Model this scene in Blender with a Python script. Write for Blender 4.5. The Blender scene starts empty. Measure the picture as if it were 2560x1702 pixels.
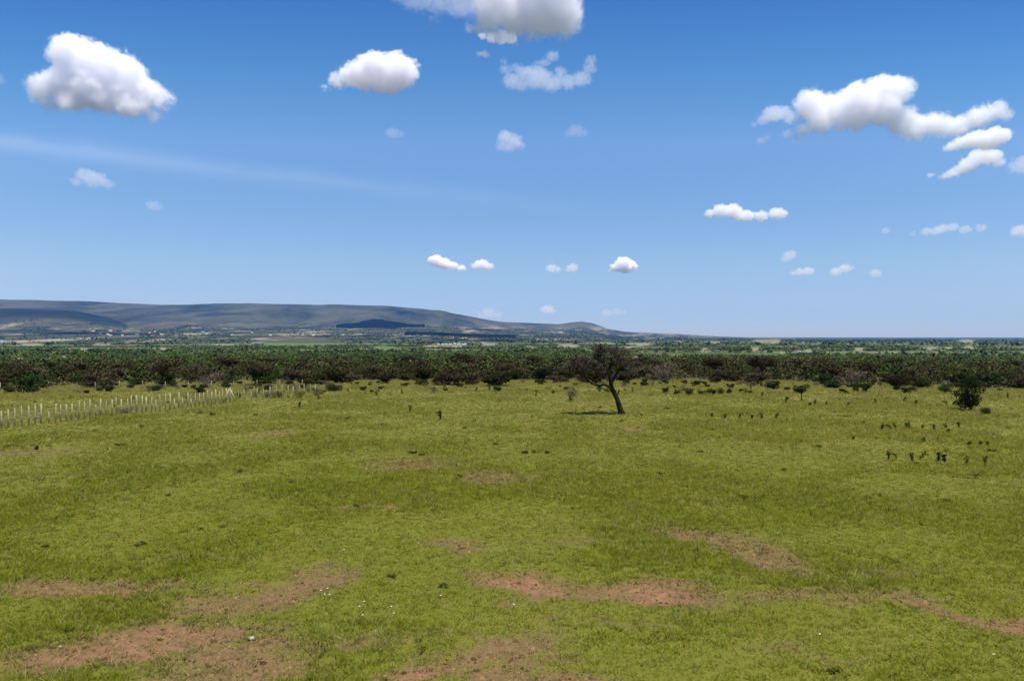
import bpy, math, random
import numpy as np
from mathutils import Vector, Matrix, noise as mnoise

random.seed(7)
RG = np.random.default_rng(7)
SC = bpy.context.scene
COL = SC.collection
F = 2009.0            # focal length in photo pixels (photo 2560 wide)
CX, HY = 1280.0, 840.0
CAM_H = 6.0

# ------------------------------------------------------------------ helpers
def tag(o, label=None, cat=None, group=None, kind=None):
    if label: o['label'] = label
    if cat: o['category'] = cat
    if group: o['group'] = group
    if kind: o['kind'] = kind
    return o

def link(name, me, mat=None, parent=None, loc=(0, 0, 0)):
    o = bpy.data.objects.new(name, me)
    COL.objects.link(o)
    o.location = loc
    if mat is not None: me.materials.append(mat)
    if parent is not None: o.parent = parent
    return o

def empty(name, loc=(0, 0, 0), rz=0.0, scale=1.0):
    o = bpy.data.objects.new(name, None)
    o.empty_display_size = 0.2
    COL.objects.link(o)
    o.location = loc
    o.rotation_euler = (0, 0, rz)
    o.scale = (scale,) * 3 if not isinstance(scale, (tuple, list)) else scale
    return o

def np_mesh(name, verts, faces, cols=None, attrs=None, smooth=False):
    """faces: (n,k) int array. cols: per-face rgb. attrs: per-vertex floats."""
    me = bpy.data.meshes.new(name)
    v = np.asarray(verts, np.float32); f = np.asarray(faces, np.int32)
    n, k = f.shape
    me.vertices.add(len(v)); me.vertices.foreach_set('co', v.ravel())
    me.loops.add(n * k); me.loops.foreach_set('vertex_index', f.ravel())
    me.polygons.add(n)
    me.polygons.foreach_set('loop_start', np.arange(0, n * k, k, dtype=np.int32))
    if smooth:
        me.polygons.foreach_set('use_smooth', np.ones(n, bool))
    me.update(calc_edges=True)
    if cols is not None:
        a = me.attributes.new('tint', 'FLOAT_COLOR', 'FACE')
        c = np.ones((n, 4), np.float32); c[:, :3] = cols
        a.data.foreach_set('color', c.ravel())
    for kx, vals in (attrs or {}).items():
        a = me.attributes.new(kx, 'FLOAT', 'POINT')
        a.data.foreach_set('value', np.asarray(vals, np.float32))
    return me

def sstep(x, a, b):
    t = np.clip((x - a) / (b - a), 0, 1)
    return t * t * (3 - 2 * t)

def _h(ix, iy, seed):
    n = (ix.astype(np.int64) * 374761393 + iy.astype(np.int64) * 668265263 + seed * 974634777) & 0xffffffff
    n = ((n ^ (n >> 13)) * 1274126177) & 0xffffffff
    n = n ^ (n >> 16)
    return (n & 0xffff) / 65535.0

def vnoise(x, y, seed=0):
    ix = np.floor(x); iy = np.floor(y)
    fx = x - ix; fy = y - iy
    fx = fx * fx * (3 - 2 * fx); fy = fy * fy * (3 - 2 * fy)
    a = _h(ix, iy, seed); b = _h(ix + 1, iy, seed); c = _h(ix, iy + 1, seed); d = _h(ix + 1, iy + 1, seed)
    return (a * (1 - fx) + b * fx) * (1 - fy) + (c * (1 - fx) + d * fx) * fy

def fbm(x, y, seed=0, o=4):
    s = 0; a = 1; t = 0
    for i in range(o):
        s = s + a * vnoise(x * 2 ** i + 17.3 * i, y * 2 ** i - 9.1 * i, seed + i); t += a; a *= .5
    return s / t

# ------------------------------------------------------------------ terrain
GR = [0, 95, 110, 150, 300, 800, 1800, 5000, 10000, 26000]
GZ = [0, 0, -.25, -1.7, -6, -14, -21, -30, -32, -34]
PATCH = [  # photo x, y, half width, half height, strength, redness, slope (dy/dx)
    (1300, 1462, 135, 34, 1.0, 1.0, .12), (1625, 1478, 145, 34, 1.0, 1.0, .05), (1470, 1480, 110, 20, .7, .5, 0),
    (1760, 1342, 115, 16, .75, .4, .08), (1905, 1392, 80, 22, .75, .45, .3), (1860, 1362, 90, 18, .6, .4, .25),
    (2330, 1512, 110, 22, .8, .7, .2), (2480, 1545, 120, 22, .85, .8, .2),
    (200, 1468, 250, 26, .8, .55, 0), (60, 1475, 140, 22, .7, .5, 0), (740, 1460, 110, 42, .8, .25, -.2),
    (560, 1510, 160, 34, .65, .25, -.1), (340, 1615, 270, 58, 1.0, .75, -.1), (600, 1650, 220, 60, .85, .35, -.05),
    (1060, 1680, 170, 32, 1.0, .9, -.1), (1240, 1640, 170, 44, .75, .5, -.1), (930, 1600, 130, 18, .5, .1, 0),
    (1020, 1160, 110, 16, .5, .1, 0), (1230, 1196, 100, 18, .5, .25, 0), (1150, 1362, 90, 20, .5, .4, 0),
    (925, 1263, 60, 8, .7, .7, 0), (1584, 1073, 26, 4, .9, .9, 0), (2010, 1490, 190, 18, .55, .35, 0),
    (680, 1085, 45, 10, .5, .3, 0), (1420, 1560, 260, 22, .25, 0, 0), (1340, 1690, 200, 30, .7, .4, 0),
    (1420, 1355, 120, 10, .35, 0, 0), (60, 1130, 160, 14, .4, .2, 0), (2000, 1640, 180, 26, .3, .1, 0),
    (470, 1395, 100, 10, .3, .2, 0), (1800, 1250, 120, 6, .3, .1, 0), (2240, 1440, 120, 14, .35, .1, 0),
]

def ground_d(py):     # distance at which the flat field shows at this photo row
    return CAM_H * F / (py - HY)

def soil(x, y):
    """bare earth and its redness at world x, y"""
    s = np.zeros_like(x, dtype=float); red = np.zeros_like(s)
    wx = x + (fbm(x * .9, y * .9, 31) - .5) * 1.6
    wy = y + (fbm(x * .8, y * .8, 47) - .5) * 2.2
    for px, py, hw, hh, st, rd, sl in PATCH:
        d = ground_d(py); cx = (px - CX) / F * d
        rx = hw / F * d
        ry = (ground_d(py - hh) - ground_d(py + hh)) / 2
        k = -sl * (ground_d(py - 10) - ground_d(py + 10)) / 20 / (d / F)
        u = (wx - cx) / rx; v = (wy - d - (wx - cx) * k * -1 * -1) / ry
        q = np.clip(1.42 - .98 * np.sqrt(u * u + v * v), 0, 1) * st
        s = np.maximum(s, q); red = np.maximum(red, np.clip((q - .45) * 2, 0, 1) * rd)
    return s, red

def base_z(r):
    return np.interp(r, GR, GZ)

def gz(x, y, fine=True):
    x = np.asarray(x, float); y = np.asarray(y, float)
    r = np.sqrt(x * x + y * y)
    z = base_z(r)
    if fine:
        near = 1 - sstep(r, 90, 130)
        z = z + (fbm(x * .12, y * .12, 3) - .5) * .10 * sstep(r, 8, 20) * near
        z = z + (fbm(x * 1.3, y * 1.3, 5) - .5) * .05 * near
    z = z + (fbm(x * .004, y * .004, 9) - .5) * 2.5 * sstep(r, 250, 800) + (fbm(x * .0006, y * .0006, 11) - .5) * 3 * sstep(r, 1500, 6000)
    return z

CLEAR = [(27, 853, 27, 3), (79, 861, 30, 4), (160, 850, 40, 4), (209, 875, 10, 4), (330, 853, 25, 4), (400, 871, 20, 3), (46, 896, 26, 5), (120, 896, 17, 4), (160, 893, 10, 5), (20, 927, 25, 4),
         (621, 922, 14, 5), (1223, 860, 28, 4), (1009, 914, 12, 4), (1028, 904, 9, 4), (1329, 870, 18, 3), (1421, 866, 26, 6), (1627, 853, 14, 4), (1578, 870, 16, 4), (1600, 861, 36, 4), (1782, 857, 20, 4),
         (1904, 853, 26, 5), (1763, 876, 9, 5), (1888, 872, 15, 4), (1935, 853, 18, 6), (2148, 872, 12, 4), (2332, 870, 24, 4), (2370, 869, 12, 4), (2422, 868, 14, 4), (2416, 853, 22, 4), (2072, 881, 7, 4),
         (2131, 903, 14, 4), (2292, 895, 20, 3), (2001, 880, 8, 5), (2022, 877, 11, 4), (1955, 881, 6, 4), (2552, 902, 9, 4), (1120, 866, 60, 4), (700, 905, 12, 3), (1500, 858, 30, 3), (2240, 880, 10, 3),
         (480, 884, 12, 3), (300, 905, 9, 3), (860, 890, 12, 3), (1160, 884, 14, 3), (1690, 890, 12, 3), (560, 862, 26, 3), (2480, 884, 12, 3), (255, 862, 24, 3)]
CROP = [(750, 861, 110, 7), (650, 853, 70, 3), (950, 868, 40, 3)]
_dd = np.geomspace(96, 9000, 900); _pp = HY + (CAM_H - base_z(_dd)) / _dd * F
def far_d(py):
    return float(np.interp(-py, -_pp, _dd))
def clearing(x, y):
    out = []
    wx = x * (1 + (fbm(x * .01, y * .01, 131) - .5) * .02); 
    for lst in (CLEAR, CROP):
        s = np.zeros_like(x, dtype=float)
        for px, py, hw, hh in lst:
            d0, d1, d = far_d(py - hh), far_d(py + hh), far_d(py)
            ax = np.abs(y) + 1e-6
            u = ((x / ax * F + CX) - px) / hw * 1.0; v = (y - (d0 + d1) / 2) / abs(d0 - d1) * 2
            q = np.where(y > 10, 1.3 - np.sqrt(u * u + v * v) + (fbm(x * .03, y * .03, 133, 3) - .5) * .9, 0)
            s = np.maximum(s, sstep(q, .1, .5))
        out.append(s)
    return out

def gz1(x, y):
    return float(gz(np.array([x]), np.array([y]))[0])

def on_ground(px, py):
    """photo pixel of a foot on the field -> world point"""
    d = ground_d(py)
    x = (px - CX) / F * d
    return Vector((x, d, gz1(x, d)))

# ------------------------------------------------------------------ materials
def new_mat(name):
    m = bpy.data.materials.new(name); m.use_nodes = True
    nt = m.node_tree
    for n in list(nt.nodes): nt.nodes.remove(n)
    return m, nt, nt.nodes.new('ShaderNodeOutputMaterial')

def N(nt, t, **kw):
    n = nt.nodes.new(t)
    for k, v in kw.items():
        if k.startswith('i_'): n.inputs[k[2:]].default_value = v
        else: setattr(n, k, v)
    return n

def ramp(nt, src, stops, interp='LINEAR'):
    r = nt.nodes.new('ShaderNodeValToRGB'); r.color_ramp.interpolation = interp
    e = r.color_ramp.elements
    while len(e) < len(stops): e.new(0.5)
    for el, (p, c) in zip(e, stops):
        el.position = p; el.color = (*c, 1) if len(c) == 3 else c
    nt.links.new(src, r.inputs[0]); return r.outputs[0]

def mixc(nt, f, a, b, bt='MIX'):
    m = nt.nodes.new('ShaderNodeMix'); m.data_type = 'RGBA'; m.blend_type = bt
    for s, i in ((f, 0), (a, 6), (b, 7)):
        if isinstance(s, (int, float)): m.inputs[i].default_value = s
        elif isinstance(s, tuple): m.inputs[i].default_value = (*s, 1) if len(s) == 3 else s
        else: nt.links.new(s, m.inputs[i])
    return m.outputs[2]

def math_(nt, op, a, b=None, clamp=False):
    m = nt.nodes.new('ShaderNodeMath'); m.operation = op; m.use_clamp = clamp
    for i, s in enumerate((a, b)):
        if s is None: continue
        if isinstance(s, (int, float)): m.inputs[i].default_value = s
        else: nt.links.new(s, m.inputs[i])
    return m.outputs[0]

def noise_(nt, vec, scale, detail=4, rough=.55, dist=0.0):
    n = N(nt, 'ShaderNodeTexNoise'); n.inputs['Scale'].default_value = scale
    n.inputs['Detail'].default_value = detail; n.inputs['Roughness'].default_value = rough
    n.inputs['Distortion'].default_value = dist
    if vec is not None: nt.links.new(vec, n.inputs['Vector'])
    return n.outputs['Fac']

def mapping(nt, vec, scale):
    m = N(nt, 'ShaderNodeMapping'); m.inputs['Scale'].default_value = scale
    nt.links.new(vec, m.inputs['Vector']); return m.outputs[0]

def principled(nt, out, col, rough=.85, spec=.2, normal=None):
    b = N(nt, 'ShaderNodeBsdfPrincipled')
    if isinstance(col, tuple): b.inputs['Base Color'].default_value = (*col, 1)
    else: nt.links.new(col, b.inputs['Base Color'])
    b.inputs['Roughness'].default_value = rough
    b.inputs['Specular IOR Level'].default_value = spec
    if normal is not None: nt.links.new(normal, b.inputs['Normal'])
    nt.links.new(b.outputs[0], out.inputs[0]); return b

def foliage_mat(name, a, b, transl=.18):
    """leaf colour between a and b by leaf tint attribute and by plant"""
    m, nt, out = new_mat(name)
    at = N(nt, 'ShaderNodeAttribute', attribute_name='tint')
    oi = N(nt, 'ShaderNodeObjectInfo')
    c = mixc(nt, oi.outputs['Random'], a, b)
    c = mixc(nt, 1.0, c, at.outputs['Color'], 'MULTIPLY')
    d = N(nt, 'ShaderNodeBsdfDiffuse'); nt.links.new(c, d.inputs[0]); d.inputs[1].default_value = .6
    t = N(nt, 'ShaderNodeBsdfTranslucent'); nt.links.new(c, t.inputs[0])
    mx = N(nt, 'ShaderNodeMixShader'); mx.inputs[0].default_value = transl
    nt.links.new(d.outputs[0], mx.inputs[1]); nt.links.new(t.outputs[0], mx.inputs[2])
    nt.links.new(mx.outputs[0], out.inputs[0]); return m

def bark_mat(name, a, b, scale=6.0):
    m, nt, out = new_mat(name)
    tc = N(nt, 'ShaderNodeTexCoord')
    v = mapping(nt, tc.outputs['Object'], (1, 1, .3))
    f = noise_(nt, v, scale, 6, .65)
    c = ramp(nt, f, [(.3, a), (.7, b)])
    bp = N(nt, 'ShaderNodeBump'); bp.inputs['Strength'].default_value = .6; bp.inputs['Distance'].default_value = .03
    nt.links.new(f, bp.inputs['Height'])
    principled(nt, out, c, .9, .1, bp.outputs[0]); return m

def plain_mat(name, a, b, scale=2.0, rough=.8, spec=.2):
    m, nt, out = new_mat(name)
    tc = N(nt, 'ShaderNodeTexCoord')
    f = noise_(nt, tc.outputs['Object'], scale, 5, .6)
    c = ramp(nt, f, [(.3, a), (.7, b)])
    principled(nt, out, c, rough, spec); return m

# ground: pasture grass thatch, bare red earth, drier bushland floor further out
def ground_material():
    m, nt, out = new_mat('pasture_ground')
    tc = N(nt, 'ShaderNodeTexCoord'); P = tc.outputs['Object']
    big = noise_(nt, P, .07, 3, .5)
    mid = noise_(nt, P, .45, 4, .6)
    sml = noise_(nt, P, 3.2, 5, .65)
    fin = noise_(nt, P, 14.0, 3, .6)
    g = ramp(nt, mid, [(.25, (.098, .110, .008)), (.5, (.118, .122, .012)), (.75, (.136, .130, .020))])
    g = mixc(nt, ramp(nt, big, [(.35, (0, 0, 0)), (.7, (1, 1, 1))]), g, (.140, .134, .020))
    g = mixc(nt, ramp(nt, sml, [(.35, (0, 0, 0)), (.75, (.7, .7, .7))]), g, (.136, .126, .022))
    g = mixc(nt, ramp(nt, fin, [(.30, (.75, .75, .75)), (.5, (0, 0, 0))]), g, (.045, .052, .006))
    at = N(nt, 'ShaderNodeAttribute', attribute_name='soil')
    ar = N(nt, 'ShaderNodeAttribute', attribute_name='redness')
    ln = N(nt, 'ShaderNodeVectorMath', operation='LENGTH'); nt.links.new(P, ln.inputs[0])
    mr = N(nt, 'ShaderNodeMapRange'); mr.inputs[1].default_value = 35; mr.inputs[2].default_value = 95; mr.inputs[4].default_value = .6; nt.links.new(ln.outputs['Value'], mr.inputs[0])
    g = mixc(nt, mr.outputs[0], g, (.240, .222, .065))
    dirt = mixc(nt, ar.outputs['Fac'], (.138, .100, .040), (.235, .120, .066))
    dirt = mixc(nt, ramp(nt, sml, [(.40, (.8, .8, .8)), (.60, (0, 0, 0))]), dirt, (.13, .082, .034))
    dirt = mixc(nt, ramp(nt, fin, [(.32, (.8, .8, .8)), (.45, (0, 0, 0))]), dirt, (.055, .036, .014))
    k = math_(nt, 'ADD', at.outputs['Fac'], math_(nt, 'MULTIPLY', math_(nt, 'SUBTRACT', noise_(nt, P, 1.6, 6, .75), .5), 2.2))
    k = math_(nt, 'ADD', k, math_(nt, 'MULTIPLY', math_(nt, 'SUBTRACT', noise_(nt, P, 9, 3, .7), .5), 1.9))
    kk = ramp(nt, k, [(.12, (0, 0, 0)), (.62, (1, 1, 1))])
    kk = math_(nt, 'MULTIPLY', kk, math_(nt, 'MULTIPLY', at.outputs['Fac'], 4.5, True))
    c = mixc(nt, kk, g, dirt)
    # bushland floor
    ab = N(nt, 'ShaderNodeAttribute', attribute_name='bushland')
    f1 = noise_(nt, P, .02, 6, .62)
    f2 = noise_(nt, mapping(nt, P, (.35, 1, 1)), .0045, 6, .6)
    b = ramp(nt, f1, [(.3, (.050, .058, .018)), (.55, (.095, .092, .035)), (.75, (.19, .165, .085))])
    b2 = ramp(nt, f2, [(.35, (.030, .052, .014)), (.5, (.075, .090, .030)), (.6, (.12, .125, .055)), (.72, (.18, .17, .095))])
    af = N(nt, 'ShaderNodeAttribute', attribute_name='faraway')
    b = mixc(nt, af.outputs['Fac'], b, b2)
    ac = N(nt, 'ShaderNodeAttribute', attribute_name='clearing'); ag = N(nt, 'ShaderNodeAttribute', attribute_name='crop'); ah = N(nt, 'ShaderNodeAttribute', attribute_name='horizon')
    b = mixc(nt, ah.outputs['Fac'], b, (.034, .050, .020))
    b = mixc(nt, ac.outputs['Fac'], b, (.165, .160, .085)); b = mixc(nt, ag.outputs['Fac'], b, (.075, .125, .022))
    c = mixc(nt, ab.outputs['Fac'], c, b)
    h = math_(nt, 'ADD', math_(nt, 'MULTIPLY', sml, .6), math_(nt, 'MULTIPLY', fin, .35))
    bp = N(nt, 'ShaderNodeBump'); bp.inputs['Strength'].default_value = .9; bp.inputs['Distance'].default_value = .10
    nt.links.new(h, bp.inputs['Height'])
    principled(nt, out, c, .95, .1, bp.outputs[0]); return m

def hill_material():
    m, nt, out = new_mat('hill_scrub')
    tc = N(nt, 'ShaderNodeTexCoord'); P = tc.outputs['Object']
    v = mapping(nt, P, (1, .55, 2.2))
    f = noise_(nt, v, .0016, 7, .6, .4)
    f2 = noise_(nt, v, .011, 6, .7)
    f3 = noise_(nt, mapping(nt, P, (1, .3, 4)), .0035, 5, .6)
    c = ramp(nt, f, [(.34, (.010, .018, .008)), (.47, (.033, .044, .022)), (.62, (.072, .074, .046))])
    c = mixc(nt, ramp(nt, f2, [(.45, (0, 0, 0)), (.75, (.8, .8, .8))]), c, (.082, .078, .055))
    lo = N(nt, 'ShaderNodeAttribute', attribute_name='lowland')
    k = math_(nt, 'MULTIPLY', lo.outputs['Fac'], ramp(nt, f3, [(.52, (0, 0, 0)), (.62, (1, 1, 1))]))
    c = mixc(nt, k, c, (.24, .21, .15))
    sc_ = N(nt, 'ShaderNodeAttribute', attribute_name='scrub')
    c = mixc(nt, math_(nt, 'MULTIPLY', sc_.outputs['Fac'], .85), c, (.012, .022, .010))
    k2 = math_(nt, 'MULTIPLY', lo.outputs['Fac'], ramp(nt, f2, [(.30, (1, 1, 1)), (.45, (0, 0, 0))]))
    c = mixc(nt, k2, c, (.020, .030, .014))
    principled(nt, out, c, 1.0, 0.0); return m

# ------------------------------------------------------------------ ground sheet
def build_ground():
    th = np.concatenate([np.radians(np.linspace(-180, -50, 40, endpoint=False)),
                         np.radians(np.linspace(-50, 50, 620, endpoint=False)),
                         np.radians(np.linspace(50, 180, 40, endpoint=False))])
    r = np.concatenate([np.linspace(.5, 11, 12, endpoint=False), np.geomspace(11, 120, 560, endpoint=False),
                        np.geomspace(120, 26000, 170)])
    T, R = np.meshgrid(th, r)
    x = R * np.sin(T); y = R * np.cos(T)
    s, red = soil(x, y)
    near = R < 110
    s = np.where(near, s, 0)
    z = gz(x, y) - .05 * sstep(s, .25, .7) * near
    nr, nth = R.shape
    idx = np.arange(nr * nth).reshape(nr, nth)
    a = idx[:-1, :]; b = np.roll(idx, -1, 1)[:-1, :]; c = np.roll(idx, -1, 1)[1:, :]; d = idx[1:, :]
    f = np.stack([a, d, c, b], -1).reshape(-1, 4)
    edge = 118 + (fbm(x * .06, y * .06, 77) - .5) * 34
    bush = sstep(R, edge - 8, edge + 22)
    far = sstep(R, 280, 900)
    cl_, cr_ = clearing(x, y)
    me = np_mesh('ground', np.stack([x, y, z], -1).reshape(-1, 3), f,
                 attrs={'soil': s.ravel(), 'redness': np.clip(red, 0, 1).ravel(), 'bushland': bush.ravel(), 'faraway': far.ravel(), 'clearing': cl_.ravel(), 'crop': cr_.ravel(), 'horizon': sstep(R, 9000, 14000).ravel()}, smooth=True)
    o = link('ground', me, ground_material()); tag(o, kind='structure')
build_ground()

# ------------------------------------------------------------------ hills
RIDGE = [(-1400, 735), (-600, 742), (0, 748), (200, 752), (300, 757), (400, 761), (500, 761), (640, 758), (760, 760), (860, 760), (950, 763), (1000, 767), (1060, 772),
         (1100, 779), (1150, 787), (1200, 796), (1250, 803), (1300, 805), (1350, 808), (1395, 811), (1425, 807), (1454, 804), (1480, 808),
         (1520, 822), (1560, 829), (1620, 832), (1680, 833), (1720, 836), (1800, 841), (2000, 846), (2600, 848), (4200, 848)]
def build_hills():
    px = np.concatenate([np.linspace(-1400, -60, 80, endpoint=False), np.linspace(-60, 2000, 640, endpoint=False), np.linspace(2000, 4200, 60)])
    th = np.arctan((px - CX) / F)
    r = np.concatenate([np.linspace(3600, 7000, 60, endpoint=False), np.linspace(7000, 14500, 220, endpoint=False), np.linspace(14500, 26000, 30)])
    T, R = np.meshgrid(th, r); PX = np.meshgrid(px, r)[0]
    y = R * np.cos(T); x = R * np.sin(T)
    D = y   # depth along the view
    ridge = np.interp(PX, [a for a, b in RIDGE], [b for a, b in RIDGE])
    Hh = (HY - ridge) / F * 12800 + 6 + 34
    S = np.interp(D, [3600, 4600, 6000, 8000, 10000, 11800, 12800, 14200, 19000, 26000], [0, .05, .10, .20, .42, .84, 1.0, .93, .4, 0])
    z = base_z(R) - 3 + Hh * S
    rel = (fbm(x * .0011, y * .0008, 21, 5) - .5)
    gul = np.abs(fbm(x * .0022 + .5, y * .0010, 25, 4) - .5)
    amp = sstep(Hh, 20, 300)
    z += amp * (rel * 150 * sstep(D, 6000, 9500) * (1 - sstep(D, 11800, 12700) * .93) - gul * 110 * sstep(D, 8500, 10500) * (1 - sstep(D, 11900, 12700) * .9))
    z += amp * rel * 30 * sstep(D, 4200, 6000)
    # nearer dark ridge at the far left
    y2 = np.interp(PX, [-1400, -300, 0, 60, 110, 160, 200, 240, 280, 330, 390], [745, 758, 765, 766, 768, 771, 776, 783, 794, 812, 850])
    H2 = (HY - y2) / F * 8600 + 4
    z2 = (H2 + 40) * np.interp(D, [5600, 7300, 8600, 9200, 10500], [-.1, .45, 1, .8, -.2]) - 60 + (fbm(x * .003, y * .002, 51) - .5) * 20
    z = np.maximum(z, z2)
    # small foothill spur left of centre
    y3 = np.interp(PX, [360, 385, 420, 470, 520, 560, 610, 640], [850, 832, 820, 809, 812, 817, 827, 850])
    z3 = ((HY - y3) / F * 8000 + 50) * np.interp(D, [5600, 6800, 7600, 8000, 8600, 9600], [-.1, .35, .85, 1, .8, .2]) - 60 + (fbm(x * .003, y * .002, 53) - .5) * 30
    z = np.maximum(z, z3)
    low = 1 - sstep(z, 60, 190)
    scrub = sstep(np.maximum(np.where((PX < 400) & (z2 >= z - .01), z2, 0) / np.maximum(H2 + 1, 30), np.where((z3 >= z - .01) & (D < 8300), .62, 0)), .45, .75)
    nr, nc = R.shape
    idx = np.arange(nr * nc).reshape(nr, nc)
    f = np.stack([idx[:-1, :-1], idx[1:, :-1], idx[1:, 1:], idx[:-1, 1:]], -1).reshape(-1, 4)
    me = np_mesh('hills', np.stack([x, y, z], -1).reshape(-1, 3), f[:, ::-1].copy(), attrs={'lowland': low.ravel(), 'scrub': scrub.ravel()}, smooth=True)
    o = link('hills', me, hill_material()); tag(o, kind='structure')
    # height lookup for what stands on the hills
    def hz(pxx, d):
        i = np.clip(np.searchsorted(px, pxx), 0, nc - 1)
        rr = d / math.cos(th[i])
        return float(np.interp(rr, r, z[:, i]))
    return hz
hill_z = build_hills()

def at_depth(px, d):
    x = (px - CX) / F * d
    z = gz1(x, d)
    if d > 3700: z = max(z, hill_z(px, d))
    return Vector((x, d, z))

# ------------------------------------------------------------------ leaf clouds, stems
def leaves(c, size, rng, up=.3, shape=1.6):
    """one quad (as diamond) per centre, random direction"""
    n = len(c)
    nrm = rng.normal(size=(n, 3)); nrm[:, 2] += up
    nrm /= np.linalg.norm(nrm, axis=1)[:, None]
    t = rng.normal(size=(n, 3)); t -= (t * nrm).sum(1)[:, None] * nrm
    t /= np.linalg.norm(t, axis=1)[:, None]
    b = np.cross(nrm, t)
    s = (size * rng.uniform(.6, 1.4, n))[:, None] if np.isscalar(size) else (size * rng.uniform(.6, 1.4, n))[:, None]
    v = np.stack([c - t * s * shape * .5, c + b * s * .5, c + t * s * shape * .5, c - b * s * .5], 1)
    f = np.arange(n * 4).reshape(n, 4)
    return v.reshape(-1, 3), f

def tints(n, rng, lo=.55, hi=1.5):
    k = rng.uniform(lo, hi, n)[:, None]
    w = rng.uniform(-.12, .12, n)[:, None]
    return np.concatenate([k * (1 + w), k, k * (1 - w)], 1)

class Tube:
    def __init__(s): s.v = []; s.f = []
    def path(s, pts, rad, k=7):
        pts = [Vector(p) for p in pts]; base = len(s.v); n = len(pts)
        prev = None
        for i, p in enumerate(pts):
            d = (pts[min(i + 1, n - 1)] - pts[max(i - 1, 0)])
            if d.length < 1e-6: d = Vector((0, 0, 1))
            d.normalize()
            if prev is None:
                u = d.orthogonal().normalized()
            else:
                u = (prev - d * prev.dot(d)).normalized()
            prev = u; w = d.cross(u)
            for j in range(k):
                a = 2 * math.pi * j / k
                rr = rad[i] * (1 + .10 * math.sin(3 * a + i))
                s.v.append(tuple(p + (u * math.cos(a) + w * math.sin(a)) * rr))
        for i in range(n - 1):
            for j in range(k):
                a = base + i * k + j; b = base + i * k + (j + 1) % k
                s.f.append((a, b, b + k, a + k))
        s.f.append(tuple(base + j for j in reversed(range(k))))
        s.f.append(tuple(base + (n - 1) * k + j for j in range(k)))
    def build(s, name, mat, parent=None, smooth=True):
        me = bpy.data.meshes.new(name); me.from_pydata(s.v, [], s.f)
        if smooth: me.polygons.foreach_set('use_smooth', [True] * len(me.polygons))
        me.update()
        return link(name, me, mat, parent)

def curve(p0, p1, bend, n=6, rnd=random):
    p0 = Vector(p0); p1 = Vector(p1); L = (p1 - p0).length
    off = Vector((rnd.uniform(-1, 1), rnd.uniform(-1, 1), rnd.uniform(-.3, 1))) * bend * L
    return [p0.lerp(p1, t) + off * 4 * t * (1 - t) + Vector((rnd.uniform(-1, 1), rnd.uniform(-1, 1), rnd.uniform(-1, 1))) * L * .03 * (0 < t < 1)
            for t in [i / n for i in range(n + 1)]]

M = {}
M['bark_dark'] = bark_mat('dark_bark', (.012, .009, .006), (.032, .024, .016))
M['twig'] = bark_mat('brown_twigs', (.045, .034, .024), (.085, .066, .048))
M['leaf_tree'] = foliage_mat('sparse_tree_leaves', (.070, .054, .034), (.074, .058, .036))
M['bark_grey'] = bark_mat('grey_bark', (.06, .045, .03), (.14, .11, .08))
M['leaf_brown'] = foliage_mat('brown_green_leaves', (.038, .030, .014), (.098, .080, .040))
M['leaf_dark'] = foliage_mat('dark_olive_leaves', (.024, .030, .009), (.072, .066, .022))
M['leaf_green'] = foliage_mat('deep_green_leaves', (.024, .046, .012), (.044, .058, .016))
M['leaf_olive'] = foliage_mat('olive_leaves', (.062, .070, .018), (.085, .085, .026))
M['leaf_dry'] = foliage_mat('dry_twigs', (.13, .095, .065), (.17, .13, .085))
M['leaf_weed'] = foliage_mat('weed_leaves', (.100, .118, .014), (.130, .140, .020))
M['post'] = plain_mat('weathered_post', (.30, .265, .13), (.50, .44, .25), 5)
M['wire'] = plain_mat('dull_wire', (.16, .14, .11), (.22, .19, .15), 3, .5)
M['stone'] = plain_mat('pale_stone', (.28, .26, .20), (.45, .43, .36), 9)
M['earth'] = plain_mat('pale_earth', (.16, .115, .075), (.27, .20, .14), 3)
M['petal'] = plain_mat('white_petals', (.8, .8, .72), (.9, .9, .84), 9)
M['wall_white'] = plain_mat('whitewash', (.62, .6, .55), (.78, .76, .72), .2)
M['wall_tan'] = plain_mat('tan_plaster', (.34, .28, .2), (.45, .38, .29), .2)
M['roof_tin'] = plain_mat('tin_roof', (.42, .42, .42), (.6, .6, .58), .3, .5)
M['roof_red'] = plain_mat('rusty_roof', (.16, .08, .05), (.24, .12, .08), .3)
M['dark_open'] = plain_mat('dark_opening', (.02, .02, .02), (.04, .04, .04), 1)

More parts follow.
